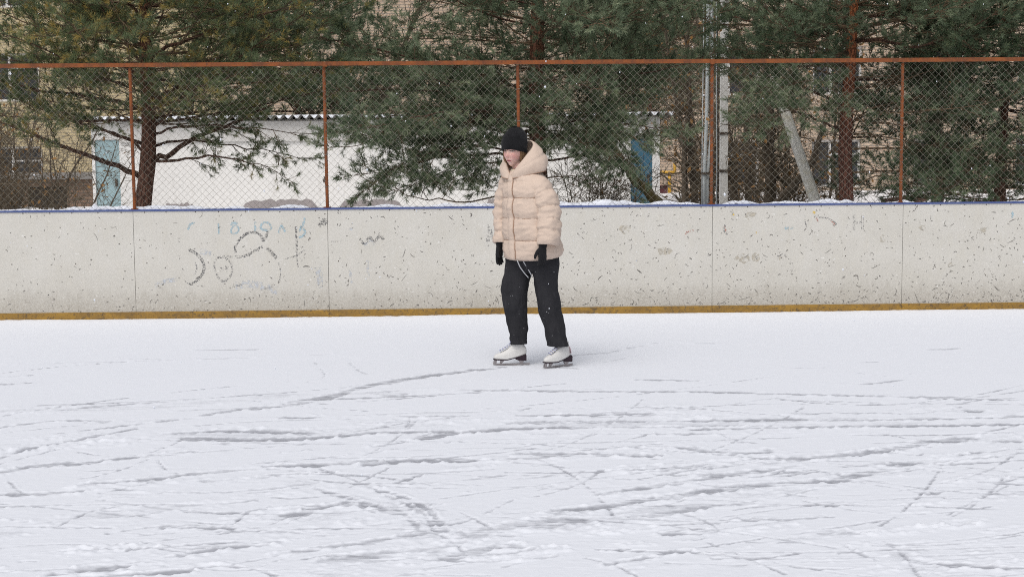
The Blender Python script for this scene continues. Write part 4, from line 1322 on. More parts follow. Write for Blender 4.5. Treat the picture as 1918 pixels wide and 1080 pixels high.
t1 = thing('pine_tree', 'left pine with a forked lower limb and olive needles in front of the white building', 'pine tree', (trunk[0][0], TY, g_), group='pine trees behind the fence')
pn = Pine(11)
L = lambda pix, ys: [Wp(a, b_, y_) for (a, b_), y_ in zip(pix, ys)]
# limbs that can be traced in the photograph
pn.limb(None, None, 0, .036, .85, pts=L([(268, 335), (225, 312), (160, 290), (95, 262), (30, 240), (-40, 215)], [17.2, 17.1, 17.0, 16.9, 16.9, 16.9]), start=.45, tint=.42)
pn.limb(None, None, 0, .036, .9, pts=L([(287, 302), (320, 285), (370, 258), (420, 238), (470, 215), (530, 185)], [17.2, 17.15, 17.1, 17.1, 17.1, 17.1]), start=.35, tint=.38, droop=.12)
pn.limb(None, None, 0, .022, .8, pts=L([(272, 272), (235, 258), (185, 240), (140, 228), (60, 205)], [17.2, 17.0, 16.9, 16.8, 16.7]), start=.4, tint=.40)
pn.limb(None, None, 0, .020, .8, pts=L([(270, 285), (240, 262), (200, 246), (120, 225), (40, 190)], [17.2, 17.3, 17.5, 17.6, 17.6]), start=.35, tint=.40)
pn.limb(None, None, 0, .020, .55, pts=L([(285, 300), (330, 300), (390, 290), (450, 300), (500, 312)], [17.2, 16.9, 16.7, 16.6, 16.6]), start=.4, tint=.36, droop=.25, sec=.8)
pn.limb(None, None, 0, .018, .6, pts=L([(284, 275), (330, 262), (390, 265), (460, 275), (540, 290)], [17.2, 17.4, 17.5, 17.6, 17.6]), start=.3, tint=.36, droop=.2, sec=.8)
pn.limb(None, None, 0, .017, .6, pts=L([(284, 252), (330, 236), (400, 232), (480, 240), (570, 250)], [17.2, 17.0, 16.9, 16.8, 16.8]), start=.25, tint=.4, droop=.15)
for pix in ([(276, 115), (315, 85), (370, 65), (440, 45), (520, 20)], [(274, 60), (250, 20), (225, -20), (190, -60)], [(273, 150), (225, 120), (150, 95), (60, 70)], [(274, 90), (230, 60), (170, 40), (90, 20)],
            [(278, 190), (330, 165), (420, 140), (520, 110)], [(278, 215), (230, 190), (140, 180), (50, 165), (-40, 140)]):
    pn.limb(None, None, 0, .028, .6, pts=L(pix, np.linspace(17.2, 17.2 + pn.r.uniform(-.8, .6), len(pix))), start=.2, tint=.42)
pn.whorls(ax_left, np.arange(1.95, 3.75, .17), 6, lambda z_: 2.3, lambda z_: .014, lambda z_: .55 if z_ < 2.3 else .70, lambda z_: .12, .50, maxfront=2.4)
pn.whorls(ax_left, np.arange(3.9, 6.3, .6), 4, lambda z_: max(.5, 2.4 - (z_ - 3.9) * .42), lambda z_: .018, lambda z_: .15, lambda z_: .3, .43, maxfront=2.4)
pn.build(t1, trunk, rad, M['pine_bark'], M['needles_warm'], TEMPL)

# --- middle pine, trunk hidden in its own foliage
TY2 = 17.9
bx = W(1012, 380, TY2).x; g_ = gz(bx, TY2)
trunk = [(bx + .05, TY2, g_ - .1), (bx, TY2, 1.0), (bx - .05, TY2, 2.2), (bx, TY2 + .05, 3.8), (bx, TY2, 5.4), (bx, TY2, 7)]
rad = [.13, .11, .095, .075, .05, .015]
ax_mid = lambda z_: [bx, TY2, z_]
t2 = thing('pine_tree', 'broad dark pine whose branches droop to the boards behind the skater', 'pine tree', (bx, TY2, g_), group='pine trees behind the fence')
pn = Pine(23)
for pix, ys, r0, dn, st, dr in (
        ([(1010, 372), (930, 364), (885, 378), (840, 379), (790, 372), (750, 360), (715, 350)], [17.9, 17.2, 16.6, 16.3, 16.0, 15.9, 15.8], .026, .42, .55, -.02),
        ([(1008, 290), (940, 275), (860, 275), (790, 290), (740, 310), (705, 340)], [17.9, 17.2, 16.7, 16.3, 16.1, 16.0], .030, 1.1, .30, .22),
        ([(1008, 310), (940, 300), (880, 305), (820, 325), (770, 345)], [17.9, 17.4, 17.0, 16.8, 16.7], .026, 1.1, .35, .2),
        ([(1005, 240), (900, 225), (810, 230), (720, 250), (660, 250)], [17.9, 17.1, 16.5, 16.1, 15.9], .032, 1.1, .2, .15),
        ([(1005, 230), (930, 210), (850, 205), (770, 225), (690, 240)], [17.9, 16.9, 16.2, 15.8, 15.6], .03, 1.1, .2, .15),
        ([(1012, 250), (1060, 250), (1110, 265), (1155, 288)], [17.9, 17.1, 16.5, 16.1], .03, 1.1, .2, .15),
        ([(1012, 235), (1080, 225), (1130, 235), (1175, 250)], [17.9, 17.1, 16.5, 16.2], .03, 1.1, .2, .15),
        ([(1010, 366), (930, 358), (885, 357), (850, 352)], [17.9, 17.2, 16.7, 16.6], .016, .3, .7, 0),
        ([(1010, 300), (930, 290), (860, 292), (800, 300), (740, 318), (690, 325)], [17.9, 17.3, 16.9, 16.6, 16.4, 16.2], .036, .85, .4, .10),
        ([(1010, 280), (930, 262), (850, 250), (770, 252), (700, 262), (655, 275)], [17.9, 17.4, 17.0, 16.8, 16.6, 16.5], .038, .95, .25, .08),
        ([(1005, 250), (920, 230), (830, 215), (740, 215), (660, 232)], [17.9, 17.5, 17.2, 17.0, 16.9], .04, 1.0, .2, .05),
        ([(1005, 215), (920, 190), (820, 170), (720, 165), (630, 170)], [17.9, 17.6, 17.3, 17.2, 17.2], .04, 1.0, .2, .0),
        ([(1015, 260), (1090, 245), (1170, 235), (1250, 240)], [17.9, 17.4, 17.0, 16.8], .04, 1.0, .2, .05),
        ([(1015, 300), (1080, 290), (1130, 300), (1165, 318)], [17.9, 17.4, 17.1, 17.0], .032, .7, .3, .1),
        ([(1012, 330), (1060, 330), (1110, 335), (1150, 345)], [17.9, 17.6, 17.4, 17.3], .02, .35, .4, .15),
        ([(1005, 180), (900, 140), (780, 110), (660, 85), (570, 70)], [17.9, 17.6, 17.4, 17.3, 17.3], .042, 1.0, .2, 0),
        ([(1015, 190), (1110, 160), (1200, 140), (1290, 120)], [17.9, 17.6, 17.3, 17.2], .042, 1.0, .2, 0)):
    pn.limb(None, None, 0, r0 * .5, dn * 1.15, pts=L(pix, ys), start=st, tint=.48, droop=dr)
pn.whorls(ax_mid, np.arange(1.8, 4.0, .17), 6, lambda z_: 2.15 if z_ > 2.1 else 1.7, lambda z_: .013, lambda z_: .68, lambda z_: .06, .48, maxfront=2.6, start=.18)
pn.whorls(ax_mid, np.arange(4.2, 6.4, .6), 4, lambda z_: max(.5, 2.3 - (z_ - 4.2) * .42), lambda z_: .018, lambda z_: .15, lambda z_: .3, .36, maxfront=2.6)
pn.build(t2, trunk, rad, M['pine_bark'], M['needles_cool'], TEMPL)

# --- right pine with the red trunk
TY3 = 18.3
tb = [W(1586, 398, TY3), W(1585, 375, TY3), W(1583, 300, TY3), W(1586, 200, TY3), W(1592, 130, TY3), W(1597, 60, TY3), W(1600, 0, TY3)]
g_ = gz(tb[0].x, TY3)
trunk = [(tb[0].x, TY3, g_ - .1)] + [tuple(q_) for q_ in tb] + [(tb[-1].x + .05, TY3, 5.4), (tb[-1].x, TY3, 7.2)]
rad = [.13, .10, .092, .086, .080, .070, .062, .055, .045, .015]


def ax_right(z_):
    a = np.array(trunk)
    return [np.interp(z_, a[:, 2], a[:, j]) for j in (0, 1)] + [z_]


t3 = thing('pine_tree', 'tall pine with reddish orange trunk right of the leaning concrete pole', 'pine tree', (trunk[0][0], TY3, g_), group='pine trees behind the fence')
pn = Pine(37)
for pix, ys, r0, dn, st, dr in (
        ([(1570, 240), (1530, 225), (1480, 203), (1430, 190), (1400, 170)], [18.3, 18.1, 17.9, 17.8, 17.7], .036, .7, .45, 0),
        ([(1575, 195), (1530, 175), (1500, 160), (1440, 150), (1400, 140)], [18.3, 18.2, 18.2, 18.3, 18.3], .042, .8, .35, 0),
        ([(1578, 215), (1540, 205), (1495, 200), (1450, 215), (1410, 230)], [18.3, 17.6, 17.2, 16.9, 16.7], .02, 1.2, .35, .12),
        ([(1582, 160), (1530, 150), (1470, 160), (1420, 175)], [18.3, 17.5, 17.0, 16.7], .02, 1.2, .3, .1),
        ([(1600, 345), (1640, 330), (1680, 328), (1740, 335), (1800, 345)], [18.3, 18.1, 18.0, 17.9, 17.9], .022, .7, .4, .05),
        ([(1598, 225), (1640, 228), (1700, 235), (1770, 225), (1840, 205)], [18.3, 18.2, 18.1, 18.0, 18.0], .028, .9, .25, 0),
        ([(1598, 252), (1660, 255), (1730, 270), (1800, 280)], [18.3, 18.0, 17.8, 17.7], .024, .9, .25, .05),
        ([(1596, 75), (1540, 70), (1460, 55), (1400, 40), (1370, 30)], [18.3, 18.0, 17.7, 17.5, 17.4], .038, 1, .2, 0),
        ([(1598, 80), (1640, 75), (1720, 95), (1800, 60), (1880, 20)], [18.3, 18.0, 17.7, 17.4, 17.2], .045, .95, .2, 0),
        ([(1598, 40), (1650, 25), (1720, 20), (1800, 35)], [18.3, 18.4, 18.5, 18.6], .035, .95, .2, 0),
        ([(1590, 150), (1660, 150), (1740, 140), (1830, 130)], [18.3, 18.5, 18.7, 18.8], .036, .95, .2, 0)):
    pn.limb(None, None, 0, r0 * .5, dn * 1.15, pts=L(pix, ys), start=st, tint=.48, droop=dr)
# crown: leave the lower left free so the trunk, the pole and the far wall stay visible
r4 = pn.r
for z_ in np.arange(1.3, 4.2, .15):
    for k_ in range(6):
        az = r4.uniform(-PI, PI)
        dx, dy = math.cos(az), math.sin(az)
        if dy < 0.15 and abs(dx) < .62 and z_ < 2.75:
            continue                       # nothing in front of the trunk
        if dx < .1 and z_ < 2.45:
            continue
        Lb = 2.3 * r4.uniform(.7, 1.15); e = .08 + r4.normal(0, .1)
        pn.limb(np.array(ax_right(z_)), np.array([dx * math.cos(e), dy * math.cos(e), math.sin(e)]), min(Lb, 2.9 / max(-dy, .3)), .014, .66, tint=.42, start=.25)
pn.whorls(ax_right, np.arange(4.4, 6.6, .6), 4, lambda z_: max(.5, 2.4 - (z_ - 4.4) * .4), lambda z_: .018, lambda z_: .15, lambda z_: .3, .36, maxfront=2.6)
pn.build(t3, trunk, rad, M['red_pine_bark'], M['needles_cool'], TEMPL)

# --- dense young pine at the right edge
TY4 = 19.0
bx4 = W(1872, 380, TY4).x; g_ = gz(bx4, TY4)
trunk = [(bx4, TY4, g_ - .1), (bx4, TY4, 1.0), (bx4 + .03, TY4, 2.4), (bx4, TY4, 4.2), (bx4, TY4, 6.6)]
t4 = thing('pine_tree', 'dense dark young pine with thin trunk at the right edge of the photo', 'pine tree', (bx4, TY4, g_), group='pine trees behind the fence')
pn = Pine(51)
ax4 = lambda z_: [bx4, TY4, z_]
pn.whorls(ax4, np.arange(.9, 4.2, .16), 6, lambda z_: 1.95, lambda z_: .013, lambda z_: .52, lambda z_: .0, .46, maxfront=2.6, start=.15)
pn.whorls(ax4, np.arange(4.3, 6.5, .4), 5, lambda z_: max(.4, 1.6 - (z_ - 4.3) * .5), lambda z_: .02, lambda z_: .7, lambda z_: .3, .34, maxfront=2.6)
pn.build(t4, trunk, [.085, .075, .06, .045, .015], M['pine_bark'], M['needles_dark'], TEMPL)

# --- dark pine behind, filling the gap between the left and the middle pine high up
for (px_, ty, seed, lab, zlo, Lm, nm) in ((560, 33.5, 61, 'pine far behind the white building, seen between the left and middle pines', 2.0, 2.6, 'needles_cool'),
                                          (1215, 33.0, 67, 'pine far behind, above the dark blue door', 2.4, 2.0, 'needles_cool')):
    bx5 = W(px_, 300, ty).x; g_ = gz(bx5, ty)
    trunk = [(bx5, ty, g_ - .1), (bx5, ty, 1.5), (bx5, ty, 3.5), (bx5, ty, 8.5)]
    to = thing('pine_tree', lab, 'pine tree', (bx5, ty, g_), group='pine trees behind the fence')
    pn = Pine(seed)
    ax5 = lambda z_: [bx5, ty, z_]
    pn.whorls(ax5, np.arange(zlo, 6.2, .3), 6, lambda z_: Lm, lambda z_: .024, lambda z_: .22, lambda z_: .1, .42, start=.2, sh=2.0)
    pn.whorls(ax5, np.arange(6.4, 8.2, .6), 4, lambda z_: max(.4, 1.8 - (z_ - 6) * .5), lambda z_: .02, lambda z_: .6, lambda z_: .3, .36)
    pn.build(to, trunk, [.10, .09, .07, .02], M['pine_bark'], M[nm], TEMPL)

# ------------------------------------------------------------------ bare trees and shrubs


def bare_plant(name, label, cat, x, y, stems, seed, bark, leaves=0, group=None, tw_per=30, Ltw=(.3, .9), spread=.35, height=4.0, r0=.03, droop=0.0):
    r = np.random.default_rng(seed)
    z0 = gz(x, y)
    root = thing(name, label, cat, (x, y, z0), group=group)
    tw, twr, lv, tw3, tw3r = [], [], [], [], []
    for s in range(stems):
        a = r.uniform(0, 2 * PI); lean = r.uniform(.2, 1) * spread
        base = np.array([math.cos(a) * .12 * (stems > 1) * r.uniform(.3, 2.5), math.sin(a) * .1 * (stems > 1), -.05])
        d = np.array([math.cos(a) * lean, math.sin(a) * lean, 1.0]); d /= np.linalg.norm(d)
        H__ = height * r.uniform(.7, 1.1); n = 12; pts = [base]; rr = r0 * r.uniform(.6, 1.15)
        for k_ in range(n):
            d = d + r.normal(0, .07, 3) + np.array([0, 0, .02]); d /= np.linalg.norm(d); pts.append(pts[-1] + d * H__ / n)
        pts = np.array(pts); rad_ = rr * (1 - .8 * np.linspace(0, 1, n + 1))
        MB().tube(pts, rad_, 7).build('stem', bark, root, True)
        for j in range(tw_per):
            f_ = r.uniform(.05, 1); q_ = f_ * n; i = min(int(q_), n - 1); p_ = pts[i] + (pts[i + 1] - pts[i]) * (q_ - i)
            az = r.uniform(0, 2 * PI); e = r.uniform(-.2, 1.0)
            dd = np.array([math.cos(az) * math.cos(e), math.sin(az) * math.cos(e), math.sin(e) - droop])
            LL = r.uniform(*Ltw) * (1.1 - .5 * f_); line = [p_]
            for k_ in range(4):
                dd = dd + r.normal(0, .22, 3) + np.array([0, 0, .1 - droop]); dd /= np.linalg.norm(dd); line.append(line[-1] + dd * LL / 4)
            line = np.array(line)
            tw.append(line); t0 = max(rad_[i] * .35, .004); twr.append(t0 * np.array([1, .8, .65, .5, .3]))
            for m_ in range(3):
                k0_ = r.integers(1, 5); d4 = (line[k0_] - line[k0_ - 1]); d4 = d4 / np.linalg.norm(d4) + r.normal(0, .55, 3); d4 /= np.linalg.norm(d4)
                l4 = LL * r.uniform(.25, .55); pts4 = [line[k0_]]
                for _ in range(4):
                    d4 = d4 + r.normal(0, .2, 3); d4 /= np.linalg.norm(d4); pts4.append(pts4[-1] + d4 * l4 / 4)
                tw3.append(np.array(pts4)[[0, 2, 4]]); tw3r.append(np.array([.0045, .0036, .0024]))
                lv.append(pts4[2]); lv.append(pts4[4])
    v, f = tubes_fast(np.array(tw)[:, [0, 2, 4]], np.array(twr)[:, [0, 2, 4]], 3)
    v2, f2 = tubes_fast(tw3, tw3r, 3)
    link('twig', mesh('twig', np.concatenate([v, v2]), np.concatenate([f, f2 + len(v)]), M['bare_twig']), root, kind='stuff')
    if leaves:
        lv = np.array(lv); k_ = r.choice(len(lv), min(leaves, len(lv)), replace=False); P_ = lv[k_] + r.normal(0, .01, (len(k_), 3))
        a = r.normal(0, 1, (len(k_), 3)); a /= np.linalg.norm(a, axis=1)[:, None]; b_ = np.cross(a, r.normal(0, 1, (len(k_), 3))); b_ /= np.linalg.norm(b_, axis=1)[:, None]
        c_ = np.cross(a, b_); s_ = r.uniform(.025, .06, (len(k_), 1))
        V_ = np.stack([P_, P_ + a * s_ + b_ * s_ * .5, P_ + a * s_ * 2 + c_ * s_ * .3, P_ + a * s_ - b_ * s_ * .5], 1).reshape(-1, 3)
        link('dry_leaf', mesh('dry_leaf', V_, np.arange(len(V_)).reshape(-1, 4), M['dry_leaf']), root, kind='stuff')
    return root


def at(px, y):
    return W(px, 380, y).x


gs = 'bare shrubs and trees behind the fence'
bare_plant('bare_shrub', 'bare brown shrub before the dark annex doorways, left of the pale blue door', 'shrub', at(60, 22.5), 22.5, 7, 301, M['grey_bark'], 60, gs, 34, (.3, .8), .5, 2.3, .03)
bare_plant('bare_shrub', 'bare tangled shrub cut by the left edge of the photo', 'shrub', at(-20, 21.0), 21.0, 6, 302, M['grey_bark'], 50, gs, 32, (.3, .8), .5, 2.4, .03)
bare_plant('bare_shrub', 'thin bare shrub directly left of the pale blue door', 'shrub', at(150, 24.5), 24.5, 6, 303, M['grey_bark'], 80, gs, 34, (.3, .8), .35, 2.4, .022)
bare_plant('bare_shrub', 'fine twiggy shrub against the white wall right of the skater', 'shrub', at(1090, 20.5), 20.5, 11, 304, M['lichen_bark'], 10, gs, 26, (.3, .7), .75, 1.5, .014)
bare_plant('bare_shrub', 'sparse twiggy shrub at the right end of the white wall', 'shrub', at(1160, 21.3), 21.3, 7, 305, M['lichen_bark'], 10, gs, 26, (.3, .7), .6, 1.5, .013)
bare_plant('bare_tree', 'slim bare tree with clinging dry leaves left of the pale conduits', 'bare tree', at(1298, 24.0), 24.0, 3, 306, M['grey_bark'], 200, gs, 70, (.3, .9), .12, 4.6, .065, .06)
bare_plant('bare_tree', 'dark bare trunk with hanging twigs immediately right of the concrete pole', 'bare tree', at(1408, 25.0), 25.0, 2, 307, M['grey_bark'], 160, gs, 80, (.3, .9), .10, 4.8, .10, .12)
bare_plant('bare_tree', 'thick dark bare trunk with hanging twigs left of the leaning pole', 'bare tree', at(1440, 22.0), 22.0, 1, 308, M['grey_bark'], 150, gs, 150, (.3, 1.0), .05, 5.0, .15, .14)
bare_plant('bare_tree', 'bare leafy thicket between the leaning pole and the red pine trunk', 'bare tree', at(1548, 25.0), 25.0, 3, 309, M['grey_bark'], 230, gs, 60, (.3, .8), .2, 4.2, .04, .05)
bare_plant('bare_shrub', 'twiggy undergrowth rising behind the dark blue door', 'shrub', at(1206, 30.0), 30.0, 6, 310, M['grey_bark'], 120, gs, 30, (.3, .8), .3, 2.8, .02)
bare_plant('bare_shrub', 'low twigs in the snow between red pine trunk and rusty right post', 'shrub', at(1650, 21.5), 21.5, 8, 311, M['bare_twig'], 30, gs, 22, (.2, .6), .9, 1.2, .010)
bare_plant('bare_shrub', 'low twigs in the snow around the foot of the leaning pole', 'shrub', at(1500, 21.8), 21.8, 8, 312, M['bare_twig'], 30, gs, 22, (.2, .6), .9, 1.15, .010)
for j, (px_, yy_, lab) in enumerate(((640, 33, 'pale bare tree behind the white building roof, left of the skater'), (330, 33, 'pale bare tree behind the left pine crown'), (1180, 34, 'pale bare tree behind the blue door'), (1740, 30, 'bare tree behind the rusty right post'))):
    bare_plant('bare_tree', lab, 'bare tree', at(px_, yy_), yy_, 2, 330 + j, M['grey_bark'], 140, gs, 90, (.5, 1.4), .25, 8.0, .10)


for j, (px_, yy_, lab) in enumerate(((1385, 27, 'dense leafy thicket behind the concrete pole, before the beige wall'), (1480, 28, 'dense leafy thicket behind the leaning pole foot'), (1322, 28, 'dense leafy thicket behind the pale conduits'), (20, 28, 'dense leafy thicket before the yellow wall at the left edge'))):
    bare_plant('bare_shrub', lab, 'shrub', at(px_, yy_), yy_, 7, 350 + j, M['grey_bark'], 330, gs, 60, (.4, 1.1), .28, 4.2, .03)


def log(name, label, pix, ys, radii, bark):
    p_ = [W(a, b_, y_) for (a, b_), y_ in zip(pix, ys)]
    root = thing(name, label, 'tree', tuple(p_[0]))
    t = np.linspace(0, len(p_) - 1, (len(p_) - 1) * 5 + 1)
    A_ = np.array([tuple(q_ - p_[0]) for q_ in p_])
    q_ = np.stack([np.interp(t, np.arange(len(p_)), A_[:, j]) for j in range(3)], 1)
    q_[1:-1] += np.random.default_rng(len(label)).normal(0, .012, q_[1:-1].shape)
    link('trunk', MB().tube(q_, np.interp(t, np.arange(len(radii)), radii), 9).me('trunk', bark, True), root)
    r = np.random.default_rng(len(label) + 3); tw = []; twr = []
    for k_ in range(26):
        i = r.integers(2, len(q_)); d = r.normal(0, 1, 3); d[2] = abs(d[2]); d /= np.linalg.norm(d); line = [q_[i]]
        for _ in range(4):
            d = d + r.normal(0, .25, 3); d /= np.linalg.norm(d); line.append(line[-1] + d * .14)
        tw.append(line); twr.append([.008, .006, .005, .004, .003])
    v, f = tubes_fast(tw, twr, 3); link('twig', mesh('twig', v, f, M['bare_twig']), root, kind='stuff')


log('leaning_tree', 'greenish trunk leaning left across the dark blue door', [(1246, 400), (1225, 372), (1200, 345), (1172, 312), (1150, 280), (1120, 200)], [20.4, 20.5, 20.6, 20.8, 21, 21.3], [.085, .075, .068, .06, .05, .03], M['lichen_bark'])
log('leaning_tree', 'thin brown trunk leaning right just left of the leaning pole', [(1445, 400), (1470, 366), (1500, 335), (1525, 290), (1545, 230)], [21.2, 21.3, 21.5, 21.7, 22], [.08, .07, .055, .045, .03], M['grey_bark'])

# ------------------------------------------------------------------ the skater
PG = G(1000, 685)
PX, PY = PG.x, PG.y
PS = 2700 / PY * 1.0
person = thing('person', 'person skating in beige quilted jacket, black hat, black trousers and white skates', 'person', (PX, PY, 0.0))
S1 = PY / F_PX * 1.005          # metres per photograph pixel at the skater


def q(px, py, y=0.0):
    """pixel of the photograph -> skater-local point at depth offset y"""
    w_ = W(px, py, PY + y)
    return np.array([w_.x - PX, y, w_.z])


FW = np.array([-.707, -.707, 0]); LF = np.array([.707, -.707, 0])     # forward, her left


def loft(rings, close=True, cap0=True, cap1=True):
    n = len(rings[0]); V_ = np.concatenate(rings); F_ = []
    for i in range(len(rings) - 1):
        for k_ in range(n if close else n - 1):
            a, b_ = i * n + k_, i * n + (k_ + 1) % n
            F_.append((a, b_, b_ + n, a + n))
    if cap0:
        F_.append(tuple(range(n))[::-1])
    if cap1:
        F_.append(tuple((len(rings) - 1) * n + k_ for k_ in range(n)))
    return V_, F_


def nz3(p_, s, off=0.0):
    return mnoise.noise(Vector((p_[0] * s + off, p_[1] * s, p_[2] * s + off * 2)))


def puff(t):
    return math.sqrt(max(math.sin(PI * min(max(t, 0), 1)), 0))


def pl_interp(x, tab):
    xs_ = [a[0] for a in tab]
    return [np.interp(x, xs_, [a[j] for a in tab]) for j in range(1, len(tab[0]))]


TSE = [0.825, .955, 1.115, 1.265, 1.385, 1.47]      # quilting seams of the body
TTAB = [(0.77, -.005, .0, .225, .180), (0.86, .0, .0, .235, .180), (1.0, -.012, .0, .222, .172), (1.15, -.022, .0, .215, .165), (1.30, -.032, .0, .208, .155),
        (1.38, -.045, .005, .185, .135), (1.43, -.060, .01, .135, .105), (1.47, -.075, .02, .09, .08)]


def torso_pt(z_, th, extra=0.0):
    cx, cy, rw, rd = pl_interp(z_, TTAB)
    for a, b_ in zip(TSE[:-1], TSE[1:]):
        if a <= z_ <= b_:
            t = (z_ - a) / (b_ - a); pf = puff(t); near = min(t, 1 - t) * (b_ - a); break
    else:
        pf, near = 0, 0
    st, ct = math.sin(th), math.cos(th)
    zz = z_ - 0.018 * max(ct, 0) * max(0, (1.0 - z_) / .2) + 0.02 * max(-ct, 0) * max(0, (1.0 - z_) / .2)
    base_ = np.array([cx, cy, zz])
    r_ = 1 / (abs(st) ** 2.3 + abs(ct) ** 2.3) ** (1 / 2.3)
    p_ = base_ + FW * rd * ct * r_ + LF * rw * st * r_
    d = FW * ct + LF * st
    w1 = nz3(p_, 9, 3.1) * .010 + nz3((p_[0], p_[1], p_[2] * 1.8), 21, 9.7) * .0030 + nz3(p_, 48, 2.2) * .0022
    puck = nz3((th * 7.0, z_ * 3, 0.3), 2.2, 5) * .012 * math.exp(-near / .022)
    return p_ + d * (0.016 * pf - 0.006 + w1 * (.6 + pf) + puck + extra)


ths = np.linspace(0, 2 * PI, 97)[:-1]
zs = np.concatenate([[0.80], np.linspace(0.825, 1.47, 120)])
rings = []
inner = [np.array([pl_interp(.83, TTAB)[0], 0, .845]) + FW * .13 * math.cos(t) + LF * .18 * math.sin(t) for t in ths]
rings.append(np.array(inner))
lip = [torso_pt(.825, t, -.012) - np.array([0, 0, .008]) for t in ths]
rings.append(np.array(lip))
for z_ in zs[1:]:
    rings.append(np.array([torso_pt(z_, t) for t in ths]))
V_, F_ = loft(rings)
jacket = link('jacket', mesh('jacket', V_, F_, M['jacket'], True), person)
# front placket: a flap lying over the zip
rr_ = []
for z_ in np.linspace(.826, 1.43, 80):
    wv = .004 * math.sin(z_ * 31) + .003 * math.sin(z_ * 73)
    ring_ = [torso_pt(max(z_, .826), t, e) for t, e in zip(np.linspace(-.30, -.02, 7) + wv, (-.004, .010, .012, .012, .012, .011, -.004))]
    rr_.append(np.array(ring_))
V_, F_ = loft(rr_, close=False, cap0=False, cap1=False)
link('placket', mesh('placket', V_, F_, M['jacket'], True), jacket)
V_, F_ = tube_geo([torso_pt(z_, -.012 + .004 * math.sin(z_ * 31), .0035) for z_ in np.linspace(.83, 1.425, 70)], .0032, 5)
for z_ in TSE[1:-2]:  # quilting stitches drawn dark, with the shade of the crease in their colour
    v, f = tube_geo([torso_pt(z_ + .0015 * math.sin(t * 9), t, .0014) for t in np.linspace(.0, 2 * PI - .31, 130)], .0016, 4)
    link('quilt_seam_shade', mesh('quilt_seam_shade', v, f, M['jacket_seam'], True), jacket)
link('zip', mesh('zip', V_, F_, M['jacket_seam'], True), jacket)


def sleeve(path, radii, seams, seed):
    path = np.array(path); t = np.linspace(0, len(path) - 1, 120)
    P_ = np.stack([np.interp(t, np.arange(len(path)), path[:, j]) for j in range(3)], 1)
    for _ in range(8):
        P_[1:-1] = (P_[:-2] + 2 * P_[1:-1] + P_[2:]) / 4
    R_ = np.interp(t, np.arange(len(radii)), radii)
    _, A_, B_ = frames(P_)
    cum = np.concatenate([[0], np.cumsum(np.linalg.norm(np.diff(P_, axis=0), axis=1))]); cum /= cum[-1]
    rings_ = []
    for i in range(len(P_)):
        s = cum[i]
        for a, b_ in zip(seams[:-1], seams[1:]):
            if a <= s <= b_:
                tt = (s - a) / (b_ - a); break
        pf = puff(tt); near = min(tt, 1 - tt)
        ring_ = []
        for k_ in range(44):
            an = k_ * 2 * PI / 44
            d = math.cos(an) * A_[i] + math.sin(an) * B_[i]
            p_ = P_[i] + d * R_[i]
            w1 = nz3((p_[0], p_[1], p_[2] * 1.7), 13, seed) * .011 + nz3((p_[0], p_[1], p_[2] * 2.0), 26, seed + 4) * .0036 + nz3(p_, 55, seed) * .002
            pk = nz3((an * 3, s * 9, seed), 2.0, 1.5) * .012 * math.exp(-near / .15)
            ring_.append(p_ + d * (.012 * pf - .007 + w1 * 1.1 + pk))
        rings_.append(np.array(ring_))
    # cuff turned in
    last = rings_[-1]; c_ = last.mean(0)
    rings_.append(c_ + (last - c_) * .72 + np.array([0, 0, .012]))
    return loft(rings_)


SHL, ELL, WRL = q(1022, 338, -.13), q(1030, 398, -.175), q(1021, 458, -.225)
V_, F_ = sleeve([q(992, 336, -.05), q(1011, 352, -.115), q(1024, 376, -.150), q(1028, 398, -.172), q(1028, 430, -.20), q(1026, 460, -.222)], [.050, .083, .088, .086, .086, .080], [0, .31, .50, .66, .80, 1.0], 2.0)
link('sleeve', mesh('sleeve', V_, F_, M['jacket'], True), jacket)
SHR, ELR, WRR = q(955, 340, .13), q(943, 398, .15), q(938, 452, .09)
V_, F_ = sleeve([q(972, 326, .06), q(957, 342, .12), q(949, 365, .14), ELR, q(944, 430, .12), q(941, 457, .09)], [.05, .08, .080, .074, .070, .066], [0, .31, .52, .70, .85, 1.0], 7.0)
link('sleeve', mesh('sleeve', V_, F_, M['jacket'], True), jacket)

# hood: wraps the neck, open in front, standing up behind the head
HC = np.array([-.096, .020, 0])


def hood_pt(ph, t, inn):
    c_ = (1 - math.cos(ph)) / 2            # 0 front, 1 back
    zl = 1.405 + .075 * c_; zh = 1.425 + .262 * c_ ** .52
    rl = .112 + .072 * min(1, c_ * 1.5); rt = .098 + .012 * c_
    s = t
    R = rl + (rt - rl) * s ** 1.4 + (.002 + .046 * c_ ** .8) * math.sin(PI * s) ** .8
    if inn:
        R = R - .016 - (.004 + .03 * c_) * math.sin(PI * s)
    z_ = zl + (zh - zl) * s
    d = FW * math.cos(ph) + LF * math.sin(ph) * 1.06
    p_ = HC + d * R + np.array([0, 0, z_])
    p_ = p_ + d * (nz3(p_, 9, 1.3) * .010 + nz3(p_, 22, 4.3) * .004)
    # the crease where the hood folds over itself
    p_ += d * (-.012) * math.exp(-((s - .62) / .07) ** 2) * c_
    return p_


rings = []
phs = np.linspace(-PI + .0, PI, 73)
phs = np.linspace(.06, 2 * PI - .06, 76)
for ph in phs:
    ring_ = [hood_pt(ph, t, False) for t in np.linspace(0, 1, 26)] + [hood_pt(ph, t, True) for t in np.linspace(.985, 0.05, 20)]
    rings.append(np.array(ring_))
V_, F_ = loft(rings)
hood = link('hood', mesh('hood', V_, F_, M['jacket'], True), jacket)
# stitched seam between hood and yoke
V_, F_ = tube_geo([hood_pt(ph, .02, False) + (FW * math.cos(ph) + LF * math.sin(ph)) * .001 for ph in phs], .0030, 5)
link('hood_seam', mesh('hood_seam', V_, F_, M['jacket_seam'], True), jacket)

